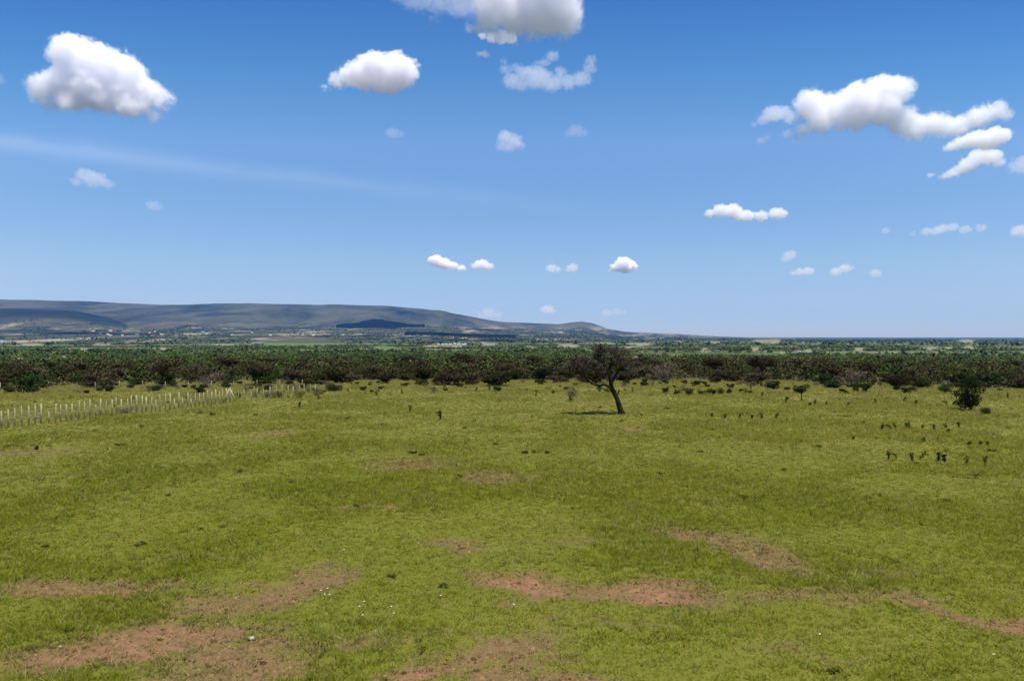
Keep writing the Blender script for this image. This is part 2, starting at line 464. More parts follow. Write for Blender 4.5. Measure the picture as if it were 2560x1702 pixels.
# ------------------------------------------------------------------ the leaning tree
def leaning_tree():
    U = .004278
    def L(zx, zy, dy=0.0): return Vector(((zx - 1245) * U, dy, (1395 - zy) * U))
    root = empty('acacia_tree', on_ground(1554.5, 1036))
    tag(root, 'lone dark leaning tree with a spreading twiggy crown, alone in mid field', 'tree')
    rnd = random.Random(3)
    tb = Tube()
    tb.path([L(1252, 1440), L(1245, 1395), L(1222, 1310), L(1195, 1230, .03), L(1165, 1140, .05), L(1130, 1050, .06), L(1085, 970, .05), L(1062, 910, .03)],
            [.33, .25, .215, .195, .18, .175, .175, .16], 12)
    tb.path([L(1290, 1440, -.05), L(1270, 1370, -.03), L(1232, 1290, 0)], [.20, .14, .10], 8)
    tb.path([L(1066, 930, .03), L(1050, 850, .0), L(1038, 760, -.08), L(1018, 680, -.15), L(985, 610, -.15), L(945, 560, -.2), L(900, 500, -.3), L(860, 420, -.4), L(850, 330, -.5), L(820, 240, -.5)],
            [.175, .15, .13, .12, .105, .08, .06, .045, .03, .015], 10)
    tb.path([L(1060, 880), L(1078, 820, .08), L(1115, 760, .18), L(1140, 690, .25), L(1190, 635, .35), L(1235, 590, .4), L(1290, 560, .5), L(1350, 500, .6), L(1400, 420, .6)],
            [.12, .10, .09, .085, .08, .07, .05, .035, .015], 9)
    tb.path([L(1075, 950), L(1020, 915, -.1), L(960, 875, -.25), L(915, 860, -.35), L(850, 872, -.45), L(780, 866, -.5), L(700, 845, -.55), L(640, 800, -.6), L(600, 740, -.6), L(540, 640, -.6), L(480, 520, -.5)],
            [.13, .105, .095, .085, .075, .07, .06, .05, .045, .03, .012], 9)
    tb.path([L(1005, 660, -.1), L(1040, 560, .2), L(1090, 470, .5), L(1120, 380, .7), L(1130, 280, .8), L(1140, 210, .8)], [.085, .065, .05, .04, .025, .012], 8)
    tb.path([L(600, 750, -.6), L(520, 700, -.2), L(440, 640, 0), L(380, 560, .1)], [.04, .03, .02, .01], 6)
    nodes = [L(900, 500, -.3), L(860, 420, -.4), L(1018, 680, -.15), L(945, 560, -.2), L(1090, 470, .5), L(1120, 380, .7), L(1235, 590, .4), L(1290, 560, .5),
             L(1350, 500, .6), L(640, 800, -.6), L(600, 740, -.6), L(540, 640, -.6), L(440, 640, 0), L(780, 866, -.5), L(850, 330, -.5), L(1130, 280, .8)]
    # crown clumps: zx, zy, rx, rz, count weight
    cl = [(400, 400, 110, 90, 1), (520, 440, 130, 110, 1.3), (640, 460, 110, 110, 1.1), (440, 560, 110, 110, 1.3), (540, 620, 120, 110, 1.2), (660, 640, 110, 100, .8),
          (480, 690, 90, 70, .8), (330, 470, 70, 70, .5), (790, 250, 100, 90, 1), (880, 200, 110, 60, .7), (900, 330, 130, 100, 1.2), (1010, 290, 120, 110, 1.1), (1130, 270, 120, 90, .9),
          (1230, 320, 110, 100, .9), (780, 400, 110, 100, 1), (920, 450, 130, 90, 1), (1050, 420, 120, 110, 1.1), (1180, 430, 130, 110, 1.1), (1300, 430, 110, 110, .9),
          (1090, 530, 120, 70, .8), (1250, 520, 120, 70, .8), (1390, 500, 100, 90, .6), (1460, 560, 90, 80, .4), (1540, 480, 80, 80, .25), (820, 560, 110, 90, .8), (730, 560, 100, 90, .8),
          (760, 700, 110, 80, .5), (880, 660, 100, 70, .45), (620, 780, 90, 50, .5), (1180, 200, 90, 50, .35), (860, 150, 50, 30, .2), (1430, 640, 70, 60, .3), (940, 740, 70, 50, .3)]
    lv, lc = [], []
    tw = Tube()
    rng = np.random.default_rng(5)
    for zx, zy, rx, rz, w in cl:
        for rep in range(2):
            dy = rng.normal(0, .75)
            c = L(zx + rng.normal(0, 18), zy + rng.normal(0, 18), dy)
            near = min(nodes, key=lambda q: (q - c).length)
            pts = curve(near, c, .12, 6, rnd)
            tw.path(pts, list(np.linspace(.026, .009, len(pts))), 5)
            R_ = Vector((rx * U, rx * U * 1.1, rz * U))
            for t in range(int(20 * w) + 5):
                dv = Vector(rng.normal(size=3)); dv.normalize(); dv.z = abs(dv.z) * .7 + dv.z * .3
                k = rng.uniform(.45, 1.15)
                e = c + Vector((dv.x * R_.x, dv.y * R_.y, dv.z * R_.z)) * k
                s0 = pts[rng.integers(3, len(pts))]
                q = curve(s0, e, .15, 3, rnd)
                tw.path(q, [.012, .010, .007, .005], 3)
                n = int(5.5 * rng.uniform(.2, 1.2) * (1 if w > .5 else .6))
                for _ in range(n):
                    tt = rng.uniform(.45, 1.1)
                    p = s0.lerp(e, tt)
                    lv.append(np.array(p) + rng.normal(0, .055, 3))
    lv = np.array(lv)
    trunk = tb.build('trunk', M['bark_dark'], root)
    tw.build('branches', M['twig'], root)
    v, f = leaves(lv, .085, rng, 1.1)
    link('crown', np_mesh('crown', v, f, tints(len(f), rng, .6, 1.8)), M['leaf_tree'], root)
leaning_tree()

# ------------------------------------------------------------------ plants
def plant_parts(rng, w, h, nleaf, lsize, style, mats, stem_r=.05, trunk_frac=.25, nstem=4):
    """returns (stem mesh, foliage mesh) for a plant of width w, height h standing at 0"""
    rnd = random.Random(int(rng.integers(1e9)))
    tb = Tube(); pts = []
    if style == 'umbrella':     # flat topped thorn tree
        ncl = 9
        cs = [(rng.uniform(-.36, .36) * w, rng.uniform(-.36, .36) * w, h * rng.uniform(.68, .9)) for _ in range(ncl)]
        rr = [(w * .24, w * .24, h * .13)] * ncl
    elif style == 'column':
        ncl = 9
        cs = [(rng.uniform(-.22, .22) * w, rng.uniform(-.22, .22) * w, h * rng.uniform(trunk_frac + .1, .88)) for _ in range(ncl)]
        rr = [(w * .3, w * .3, h * .15)] * ncl
    elif style == 'vee':        # forked little tree, two heads
        cs = [(-w * .3, 0, h * .78), (w * .28, .05, h * .85), (0, .1, h * .62), (-w * .12, 0, h * .7), (w * .1, -.1, h * .66)]
        rr = [(w * .22, w * .2, h * .15)] * 5
    else:                       # round bush reaching the ground
        ncl = 11
        cs = [(rng.uniform(-.33, .33) * w, rng.uniform(-.33, .33) * w, h * rng.uniform(.22, .72)) for _ in range(ncl)]
        rr = [(w * rng.uniform(.17, .27), w * rng.uniform(.17, .27), h * rng.uniform(.16, .26)) for _ in range(ncl)]
    fork = Vector((rng.uniform(-.05, .05) * w, 0, h * trunk_frac))
    if style in ('umbrella', 'column', 'vee'):
        tb.path([(0, 0, -.1), (0, 0, 0), tuple(fork * .5), tuple(fork)], [stem_r * 1.4, stem_r * 1.1, stem_r * .95, stem_r * .85], 6)
    else:
        fork = Vector((0, 0, -.02))
    for c in cs:
        q = curve(fork, Vector(c), .1, 4, rnd)
        tb.path(q, list(np.linspace(stem_r * .6, stem_r * .18, len(q))), 4)
    per = nleaf // len(cs)
    for c, r_ in zip(cs, rr):
        d = rng.normal(size=(per, 3)); d /= np.linalg.norm(d, axis=1)[:, None]
        k = rng.uniform(.15, 1, per) ** .45 * rng.uniform(.85, 1.2, per)
        p = np.array(c) + d * np.array(r_) * k[:, None]
        p[:, 2] = np.maximum(p[:, 2], .02 * h)
        pts.append(p)
    p = np.concatenate(pts)
    sz = np.full(len(p), lsize)
    v, f = leaves(p, sz, rng, 1.3)
    sm = bpy.data.meshes.new('stem'); sm.from_pydata(tb.v, [], tb.f); sm.update(); sm.materials.append(mats[0])
    fm = np_mesh('foliage', v, f, tints(len(f), rng)); fm.materials.append(mats[1])
    return sm, fm

def plant(name, meshes, loc, rz, scale, label, cat, group=None, stem='stem', fol='foliage'):
    root = empty(name, loc, rz, scale)
    tag(root, label, cat, group)
    for nm, me in ((stem, meshes[0]), (fol, meshes[1])):
        o = bpy.data.objects.new(nm, me); COL.objects.link(o); o.parent = root
    return root

def single(px, py, w, h, style, leaf, name, label, cat, group=None, nleaf=700, ls=.07, bark='bark_dark', seed=None, tf=.25, stem='stem', fol='foliage', sr=None):
    """w, h in photo pixels at foot px, py"""
    p = on_ground(px, py); k = p.y / F
    rng = np.random.default_rng(seed if seed is not None else int(px * 7 + py))
    W, H = w * k, h * k
    me = plant_parts(rng, W, H, nleaf, ls, style, (M[bark], M[leaf]), sr or max(.012, .035 * W), tf)
    return plant(name, me, p, 0, 1, label, cat, group, stem, fol)

single(2424, 1025, 80, 88, 'column', 'leaf_dark', 'small_tree', 'dark dense small tree standing at the right of the field', 'tree', nleaf=3600, ls=.09, tf=.06, stem='trunk', fol='crown', sr=.13)
single(2464, 1037, 32, 24, 'round', 'leaf_olive', 'bush', 'low olive bush just to the right of the dark small tree', 'bush', nleaf=700, ls=.06)
single(2004, 1002, 44, 42, 'vee', 'leaf_dark', 'small_tree', 'tiny forked tree with two dark tufts of leaves on a thin trunk', 'tree', nleaf=900, ls=.07, tf=.38, stem='trunk', fol='crown', sr=.05)
single(1425, 1001, 46, 46, 'round', 'leaf_dry', 'dry_shrub', 'bare pinkish brown shrub with a short trunk left of the leaning tree', 'shrub', nleaf=800, ls=.05, bark='bark_grey', stem='trunk', fol='crown')
single(2166, 981, 34, 28, 'round', 'leaf_dark', 'bush', 'round dark green bush at the field edge right of the tiny forked tree', 'bush', nleaf=900, ls=.09)
single(1933, 973, 40, 26, 'round', 'leaf_dark', 'bush', 'squat dark bush on the field edge behind the tiny forked tree', 'bush', nleaf=900, ls=.09)
single(2240, 962, 66, 38, 'round', 'leaf_brown', 'bush', 'wide blackish brown bush on the far field edge, left of the dark small tree', 'bush', nleaf=1500, ls=.12)
single(835, 977, 42, 20, 'round', 'leaf_brown', 'bush', 'flat dark brown bush where the wire fence ends at the field edge', 'bush', nleaf=1000, ls=.09)
single(2362, 976, 36, 24, 'round', 'leaf_olive', 'bush', 'pale green dome shaped bush at the field edge left of the dark small tree', 'bush', nleaf=900, ls=.08)
single(2548, 960, 60, 50, 'round', 'leaf_brown', 'bush', 'large reddish black bush cut by the right edge of the photo', 'bush', nleaf=1500, ls=.12)
single(316, 1033, 44, 22, 'round', 'leaf_dry', 'dry_shrub', 'grey leafless shrub lying against the near fence posts', 'shrub', nleaf=500, ls=.04, bark='bark_grey')
single(1519, 981, 30, 13, 'round', 'leaf_weed', 'bush', 'low dark bush seen just behind the trunk of the leaning tree', 'bush', nleaf=500, ls=.08)
# clumps forming the low hedge-like row right of the leaning tree
for i, (px, py, w, h) in enumerate([(1664, 983, 22, 16), (1692, 986, 26, 18), (1722, 987, 34, 20), (1752, 987, 30, 17), (1778, 986, 24, 18), (1802, 985, 30, 20), (1822, 984, 16, 14)]):
    single(px, py, w, h, 'round', 'leaf_weed' if i % 2 else 'leaf_dark', 'bush', 'low green bush in the hedge-like row right of the leaning tree', 'bush', 'bushes of the hedge-like row', nleaf=500, ls=.08)

# dry grey and pinkish shrubs along the fence corner
rg = np.random.default_rng(12)
for i in range(13):
    px = 600 + i * 17 + rg.uniform(-6, 6); py = rg.uniform(972, 996)
    single(px, py, rg.uniform(20, 34), rg.uniform(16, 26), 'round', 'leaf_dry' if i % 3 else 'leaf_olive', 'dry_shrub' if i % 3 else 'bush',
           'pale leafless shrub in the thicket right of the fence corner' if i % 3 else 'faded green bush in the thicket right of the fence corner', 'shrub' if i % 3 else 'bush',
           'dry shrubs right of the fence corner' if i % 3 else 'faded bushes right of the fence corner', nleaf=330, ls=.05, bark='bark_grey')

# weeds and saplings standing in the pasture
def sprout(px, py, h, lean, label, group=None, n=3, leaf='leaf_weed', name='weed', cat='weed', big=.05):
    p = on_ground(px, py); k = p.y / F; H = h * k * .88
    rnd = random.Random(int(px * 3 + py)); rng = np.random.default_rng(int(px * 5 + py))
    root = empty(name, p); tag(root, label, cat, group)
    tb = Tube(); pts = []
    for i in range(n):
        a = lean + rnd.uniform(-.35, .35)
        q = [Vector((math.sin(a * t) * H * t * .9, rnd.uniform(-.03, .03), H * t * math.cos(a * t * .8))) for t in (0, .3, .6, .85, 1)]
        q[0].z = -.03
        tb.path(q, [.014, .012, .01, .007, .004], 4)
        for j in range(26):
            t = rnd.uniform(.15, 1.05); ii = min(3, int(t * 4)); c = q[ii].lerp(q[ii + 1], min(1, t * 4 - ii))
            pts.append(np.array(c) + rng.normal(0, .035, 3))
    tb.build('stem', M['leaf_weed'], root)
    v, f = leaves(np.array(pts), big, rng, 1.4, 2.2)
    link('leaves', np_mesh('leaves', v, f, tints(len(f), rng)), M[leaf], root)

sprout(1101, 1048, 24, -.3, 'dark upright sapling standing alone in the grass left of the leaning tree', n=4, leaf='leaf_dark', name='sapling', cat='sapling', big=.075)
sprout(1025, 1030, 20, .05, 'pale green upright weed beyond the dark lone sapling', leaf='leaf_olive', big=.06)
sprout(2222, 1151, 26, .1, 'arching green weed, leftmost of the sprawling row at the right of the pasture', n=3)
sprout(2243, 1150, 28, -.9, 'weed bending over to the left in the sprawling row at the right', n=2)
sprout(2283, 1154, 26, -.4, 'twiggy crossed weed in the middle of the sprawling row at the right', n=4)
sprout(2300, 1149, 28, .9, 'weed leaning far to the right in the sprawling row at the right', n=3)
sprout(2346, 1153, 23, .3, 'black upright weed, left one of a close pair', n=2, leaf='leaf_dark', big=.07)
sprout(2361, 1156, 22, .1, 'black upright weed, right one of a close pair', n=2, leaf='leaf_dark', big=.07)
sprout(2418, 1163, 26, .1, 'thin weed between the black pair and the tall weed', n=2)
sprout(2464, 1166, 30, -.05, 'tall weed with a round head, rightmost of the sprawling row', n=3)
for px, py, h, ln in [(2204, 1074, 16, .5), (2228, 1072, 16, -.7), (2240, 1070, 18, -.6), (2266, 1070, 18, .3), (2276, 1072, 16, -.5), (2306, 1070, 10, .2), (2336, 1074, 16, 0), (2366, 1068, 12, -.6), (2398, 1068, 15, -.3), (2372, 1080, 9, .1), (2420, 1112, 14, .9), (2452, 1112, 10, .1), (2470, 1112, 9, 0), (2312, 1102, 9, -.3), (1812, 1044, 12, .3), (1850, 1046, 14, .2), (1880, 1048, 14, 0), (1905, 1046, 16, -.3), (1940, 1046, 15, .3), (1780, 1042, 10, 0)]:
    sprout(px, py, h, ln, 'thin leaning weed in the scattered rows of the right hand pasture' if px > 2000 else 'thin weed in the faint row right of the leaning tree', 'leaning weeds of the right hand pasture' if px > 2000 else 'weeds of the faint row right of the leaning tree', n=3, big=.06)
for px, py, h, ln in [(1965, 1008, 20, .1), (1968, 1000, 10, .4), (2038, 1012, 14, .3), (2025, 1015, 10, 0), (2066, 1012, 10, 0), (2120, 1016, 12, .4), (2188, 1006, 9, 0), (2258, 1003, 14, .7), (2290, 1012, 14, .2), (2368, 1012, 16, -.8), (2383, 1014, 16, .6), (2520, 995, 14, -.2), (1340, 990, 18, .1), (1545, 988, 14, .1), (1583, 983, 16, 0), (1863, 986, 20, .1), (1878, 975, 14, 0), (1905, 992, 14, .3), (1632, 967, 18, 0), (1500, 984, 16, -.2), (1250, 978, 14, .1), (1223, 976, 14, 0), (1110, 973, 10, 0), (1085, 976, 10, .2), (880, 966, 16, 0), (873, 982, 14, -.4), (796, 999, 9, 0), (748, 1020, 18, .2), (1005, 985, 13, .1), (941, 988, 12, 0), (1190, 978, 10, .2)]:
    sprout(px, py, h, ln, 'small upright weed among the scattered plants near the far edge of the pasture', 'upright weeds near the far edge of the pasture', n=3, big=.07)

# low dark tufts in the pasture
TUFT = [(868, 1049, 20, 9), (1249, 1004, 14, 8), (841, 1108, 38, 8), (1031, 1135, 24, 7), (1055, 1138, 20, 7), (960, 1064, 30, 9), (1312, 1134, 18, 10), (1368, 1133, 14, 9), (1335, 1131, 10, 7),
        (1862, 1244, 34, 12), (2367, 1253, 36, 10), (703, 1229, 8, 6), (890, 1264, 16, 8), (353, 1068, 20, 9), (499, 1034, 15, 7), (532, 1038, 24, 8), (236, 1080, 16, 6), (472, 1108, 24, 8), (298, 1114, 34, 8),
        (88, 1007, 10, 10), (43, 996, 16, 11), (176, 993, 8, 8), (332, 998, 10, 9), (288, 1016, 10, 7), (420, 1008, 8, 7), (466, 997, 9, 9), (1603, 1039, 10, 7), (1500, 1020, 14, 7), (1552, 1055, 22, 6), (1450, 1054, 12, 5),
        (1668, 1023, 18, 6), (1302, 979, 24, 12), (1627, 990, 20, 10), (1560, 979, 16, 10), (640, 1038, 14, 6), (1161, 1071, 14, 5), (1186, 1054, 9, 5), (1249, 1067, 10, 5), (1240, 1111, 16, 6),
        (760, 985, 10, 9), (720, 996, 8, 9), (20, 1117, 30, 8), (90, 1122, 12, 12), (1780, 1075, 18, 6), (2110, 1042, 20, 5), (2160, 1056, 10, 5), (1750, 1130, 22, 7), (2050, 1118, 20, 7), (2134, 1098, 8, 9), (2310, 1103, 10, 6),
        (350, 1363, 34, 8), (110, 1367, 20, 6), (50, 1298, 14, 6), (500, 1325, 16, 7), (980, 1443, 26, 7), (1108, 1468, 26, 9), (2240, 1405, 20, 6), (2305, 1313, 8, 6), (2090, 1680, 40, 9), (2200, 1240, 12, 5),
        (2480, 1128, 22, 7), (2430, 1045, 18, 5), (2520, 1070, 14, 5), (2440, 1190, 26, 6), (2290, 1160, 16, 6), (1150, 1190, 14, 5), (600, 1180, 16, 6), (420, 1240, 14, 5), (1480, 1210, 16, 5), (1650, 1185, 16, 6), (1960, 1175, 18, 6)]
for i, (px, py, w, h) in enumerate(TUFT):
    if py < 1100: lb, gp = 'low dark green tuft in the distant half of the pasture', 'low tufts in the distant pasture'
    elif py < 1290: lb, gp = 'low dark green tuft in the middle of the pasture', 'low tufts in the middle pasture'
    else: lb, gp = 'dark clump of weeds low in the near grass', 'dark clumps in the near grass'
    single(px, py, w, h, 'round', 'leaf_weed' if (i % 3 or py > 1200) else 'leaf_dark', 'weed_tuft', lb, 'weed', gp, nleaf=110, ls=.045, sr=.008)

# flowers, stones
def flower(px, py, label, group=None):
    p = on_ground(px, py); rnd = random.Random(int(px + py))
    root = empty('wildflower', p); tag(root, label, 'flower', group)
    tb = Tube(); hz = rnd.uniform(.10, .14)
    tb.path([(0, 0, -.02), (.005, 0, hz * .5), (.01, 0, hz)], [.004, .003, .003], 4); tb.build('stem', M['leaf_weed'], root)
    v = [(.01, 0, hz)]; f = []
    for k in range(6):
        a = k * math.pi / 3; b = len(v)
        for da, rr, zz in ((-.35, .016, .008), (0, .027, .012), (.35, .016, .008)):
            v.append((.01 + rr * math.cos(a + da), rr * math.sin(a + da), hz + zz))
        f.append((0, b, b + 1, b + 2))
    me = bpy.data.meshes.new('petals'); me.from_pydata(v, [], f); me.update(); link('petals', me, M['petal'], root)
for i, (px, py) in enumerate([(817, 1483), (800, 1489), (822, 1497), (810, 1499), (909, 1518), (897, 1530), (905, 1553), (977, 1530), (983, 1545), (1100, 1502), (877, 1290), (858, 1384), (1045, 1368)]):
    if i < 4: lb, gp = 'tiny white flower in the cluster beside the brown earth', 'white flowers beside the brown earth'
    elif i < 9: lb, gp = 'tiny white flower scattered in the near green grass', 'white flowers scattered in the near grass'
    else: lb, gp = 'single white flower apart from the clusters', 'white flowers apart from the clusters'
    flower(px, py, lb, gp)
flower(1283, 1522, 'bright white flower just below the left red earth patch')
flower(2050, 1600, 'white flower alone in the lower right grass')
flower(2486, 1658, 'white flower close to the bottom right corner')

def stone(px, py, w, label):
    p = on_ground(px, py); W = w * p.y / F
    bm_v = []; rnd = random.Random(int(px)); 
    import bmesh
    bm = bmesh.new(); bmesh.ops.create_icosphere(bm, subdivisions=3, radius=1)
    for v in bm.verts:
        n = mnoise.noise(v.co * 1.7 + Vector((px, 0, 0))) * .35
        v.co *= 1 + n; v.co.x *= W / 2; v.co.y *= W / 2 * .8; v.co.z = v.co.z * W * .28 + W * .16
    me = bpy.data.meshes.new('stone'); bm.to_mesh(me); bm.free()
    o = link('stone', me, M['stone'], None, p); tag(o, label, 'stone')
stone(628, 1597, 15, 'pale stone on the brown earth at the bottom left')
stone(148, 1614, 6, 'tiny white stone at the left end of the large bare patch')
stone(1106, 1463, 13, 'flat weathered stone in the grass left of the red earth patches')
stone(938, 1578, 6, 'tiny pale stone in the grass above the bottom bare patch')

# pale earth mounds at the right field edge
for px, py, w, h, lb in [(2476, 962, 15, 9, 'pale earth mound, nearest to the dark small tree'), (2494, 961, 20, 10, 'widest pale earth mound at the right edge of the pasture'), (2515, 960, 12, 15, 'tallest pale earth mound, beside the reddish bush')]:
    import bmesh
    p = on_ground(px, py); k = p.y / F
    bm = bmesh.new(); bmesh.ops.create_icosphere(bm, subdivisions=4, radius=1)
    for v in bm.verts:
        n = mnoise.noise(v.co * 2 + Vector((px, 0, 0))) * .25
        v.co *= 1 + n; v.co.x *= w * k / 2; v.co.y *= w * k / 2; v.co.z *= h * k
    me = bpy.data.meshes.new('earth_mound'); bm.to_mesh(me); bm.free()
    o = link('earth_mound', me, M['earth'], None, p); tag(o, lb, 'mound')

# ------------------------------------------------------------------ fences
def fence(p0, p1, spacing, height, rad, label, seed, skip=(), group=None, jitter=.14, wires=7, brace=False):
    rnd = random.Random(seed)
    a = Vector(p0); b = Vector(p1); n = int((b - a).length / spacing)
    root = empty('wire_fence', (a.x, a.y, gz1(a.x, a.y))); tag(root, label, 'fence', group)
    off = root.location.copy(); tops = []
    for i in range(n + 1):
        p = a.lerp(b, i / n); p.x += rnd.uniform(-.04, .04); p.y += rnd.uniform(-.06, .06)
        z = gz1(p.x, p.y); h = height * rnd.uniform(1 - jitter, 1 + jitter * .5); r = rad * rnd.uniform(.75, 1.3)
        lean = Vector((rnd.uniform(-.04, .04), rnd.uniform(-.04, .04), 0))
        if rnd.random() < .07: h *= .7
        tb = Tube(); q = Vector((p.x, p.y, z)) - off
        tb.path([q + Vector((0, 0, -.15)), q + lean * .5 + Vector((0, 0, h * .5)), q + lean + Vector((0, 0, h - .02)), q + lean + Vector((0, 0, h))], [r, r * .97, r * .92, r * .6], 7)
        tb.build('post', M['post'], root)
        tops.append((q, lean, h))
    for w in range(wires):
        t = .2 + .72 * w / max(1, wires - 1)
        tb = Tube(); pts = []
        for (q, lean, h) in tops:
            pts.append(q + lean * t + Vector((.0, -rad * 1.1, height * t * .97)))
        tb.path(pts, [.007] * len(pts), 3); tb.build('wire', M['wire'], root)
    if brace:
        q = tops[-1][0]
        tb = Tube(); tb.path([q + Vector((-.55, -.25, -.1)), q + Vector((-.05, -.02, 1.25))], [.07, .06], 7); tb.build('brace', M['post'], root)
        tb = Tube(); tb.path([q + Vector((.5, .2, -.1)), q + Vector((.03, .02, 1.2))], [.05, .045], 7); tb.build('brace', M['post'], root)
fence((-36.2, 44, 0), (-25.4, 72.4, 0), .48, 1.30, .052, 'near wire fence of many pale wooden posts running in from the left edge', 1, brace=True)
fence((-25.0, 73.2, 0), (-20.2, 82.5, 0), .75, 1.15, .04, 'short stretch of thin posts continuing behind the dry shrubs past the fence corner', 2, wires=4)
fence((-62, 89, 0), (-24, 92, 0), 2.5, 1.0, .04, 'far wire fence of sparse posts against the dark bushland', 3, wires=3)

# ------------------------------------------------------------------ bushland belt
KINDS = {
    'brown': ('thorn_bush', 'leaf_brown', 'round', 'brownish black thorn bush'),
    'dark': ('thorn_bush', 'leaf_dark', 'round', 'dark olive thorn bush'),
    'green': ('green_bush', 'leaf_green', 'round', 'deep green leafy bush'),
    'umb': ('thorn_tree', 'leaf_brown', 'umbrella', 'flat topped dark thorn tree'),
    'grey': ('dry_bush', 'leaf_dry', 'round', 'greyish dry leafless bush'),
}
PROTO = {}
for k, (nm, leaf, style, _) in KINDS.items():
    PROTO[k] = []
    for s in range(4):
        rng = np.random.default_rng(100 + s + 10 * len(PROTO))
        W = 5.0; H = 3.0 if style == 'round' else 4.2
        PROTO[k].append(plant_parts(rng, W, H, 1500 if k != 'grey' else 900, .26 if k != 'grey' else .15, style, (M['bark_dark'] if k != 'grey' else M['bark_grey'], M[leaf]), .12, .4 if style == 'umbrella' else .1))
def zone(px):
    if px < 640: return 'past the fences', 'left of the fence corner'
    if px < 1300: return 'left of the leaning tree', 'between the fence corner and the leaning tree'
    if px < 1900: return 'right of the leaning tree', 'right of the leaning tree'
    return 'by the dark small tree', 'around the dark small tree'
rg = np.random.default_rng(44)
placed = []
def try_place(n, d0, d1, gap, smin, smax):
    c = 0; it = 0
    while c < n and it < n * 40:
        it += 1
        px = rg.uniform(-90, 2650); t = rg.random(); d = math.sqrt(d0 * d0 + t * (d1 * d1 - d0 * d0))
        x = (px - CX) / F * d
        edge = np.interp(px, [0, 600, 1000, 1500, 2600], [91, 94, 95, 98, 101]) + (float(fbm(np.array([x * .05]), np.array([d * .05]), 91)[0]) - .5) * 26
        if d < edge: continue
        if any((x - a) ** 2 + (d - b) ** 2 < gap * gap for a, b in placed): continue
        if float(fbm(np.array([x * .03]), np.array([d * .03]), 93)[0]) < .36: continue
        placed.append((x, d)); c += 1
        u = rg.random()
        k = 'brown' if u < .42 else 'dark' if u < .62 else 'umb' if u < .76 else 'green' if u < .90 else 'grey'
        if k == 'grey' and d > 150: k = 'dark'
        nm, leaf, style, desc = KINDS[k]
        z1, z2 = zone(px)
        dist = 'in the front row of bushland' if d < 128 else 'inside the bushland' if d < 190 else 'deep in the bushland'
        s = rg.uniform(smin, smax)
        plant(nm, PROTO[k][rg.integers(4)], (x, d, gz1(x, d) - .05), rg.uniform(0, 6.28), (s, s, s * rg.uniform(.75, 1.1)),
              f'{desc} {dist}, {z1}', 'tree' if k == 'umb' else 'bush', f'{desc}es {dist} {z2}'.replace('treees', 'trees'))
try_place(90, 86, 130, 3.0, .22, .9)
try_place(110, 116, 185, 3.4, .7, 1.15)
try_place(85, 185, 300, 5.0, .8, 1.3)

# small scrub along the field margin
rg2 = np.random.default_rng(71)
for i in range(190):
    px = rg2.uniform(0, 2560); d = rg2.uniform(84, 108); x = (px - CX) / F * d
    k = 'grey' if rg2.random() < .3 else ('green' if rg2.random() < .4 else 'dark')
    s = rg2.uniform(.07, .24)
    desc = {'grey': 'knee high pale dry shrub', 'green': 'knee high green shrub', 'dark': 'knee high dark shrub'}[k]
    z1, z2 = zone(px)
    plant('scrub', PROTO[k][rg2.integers(4)], (x, d, gz1(x, d) - .02), rg2.uniform(0, 6.28), (s, s, s * 1.1),
          f'{desc} on the pasture margin, {z1}', 'shrub', f'{desc}s on the margin {z2}')

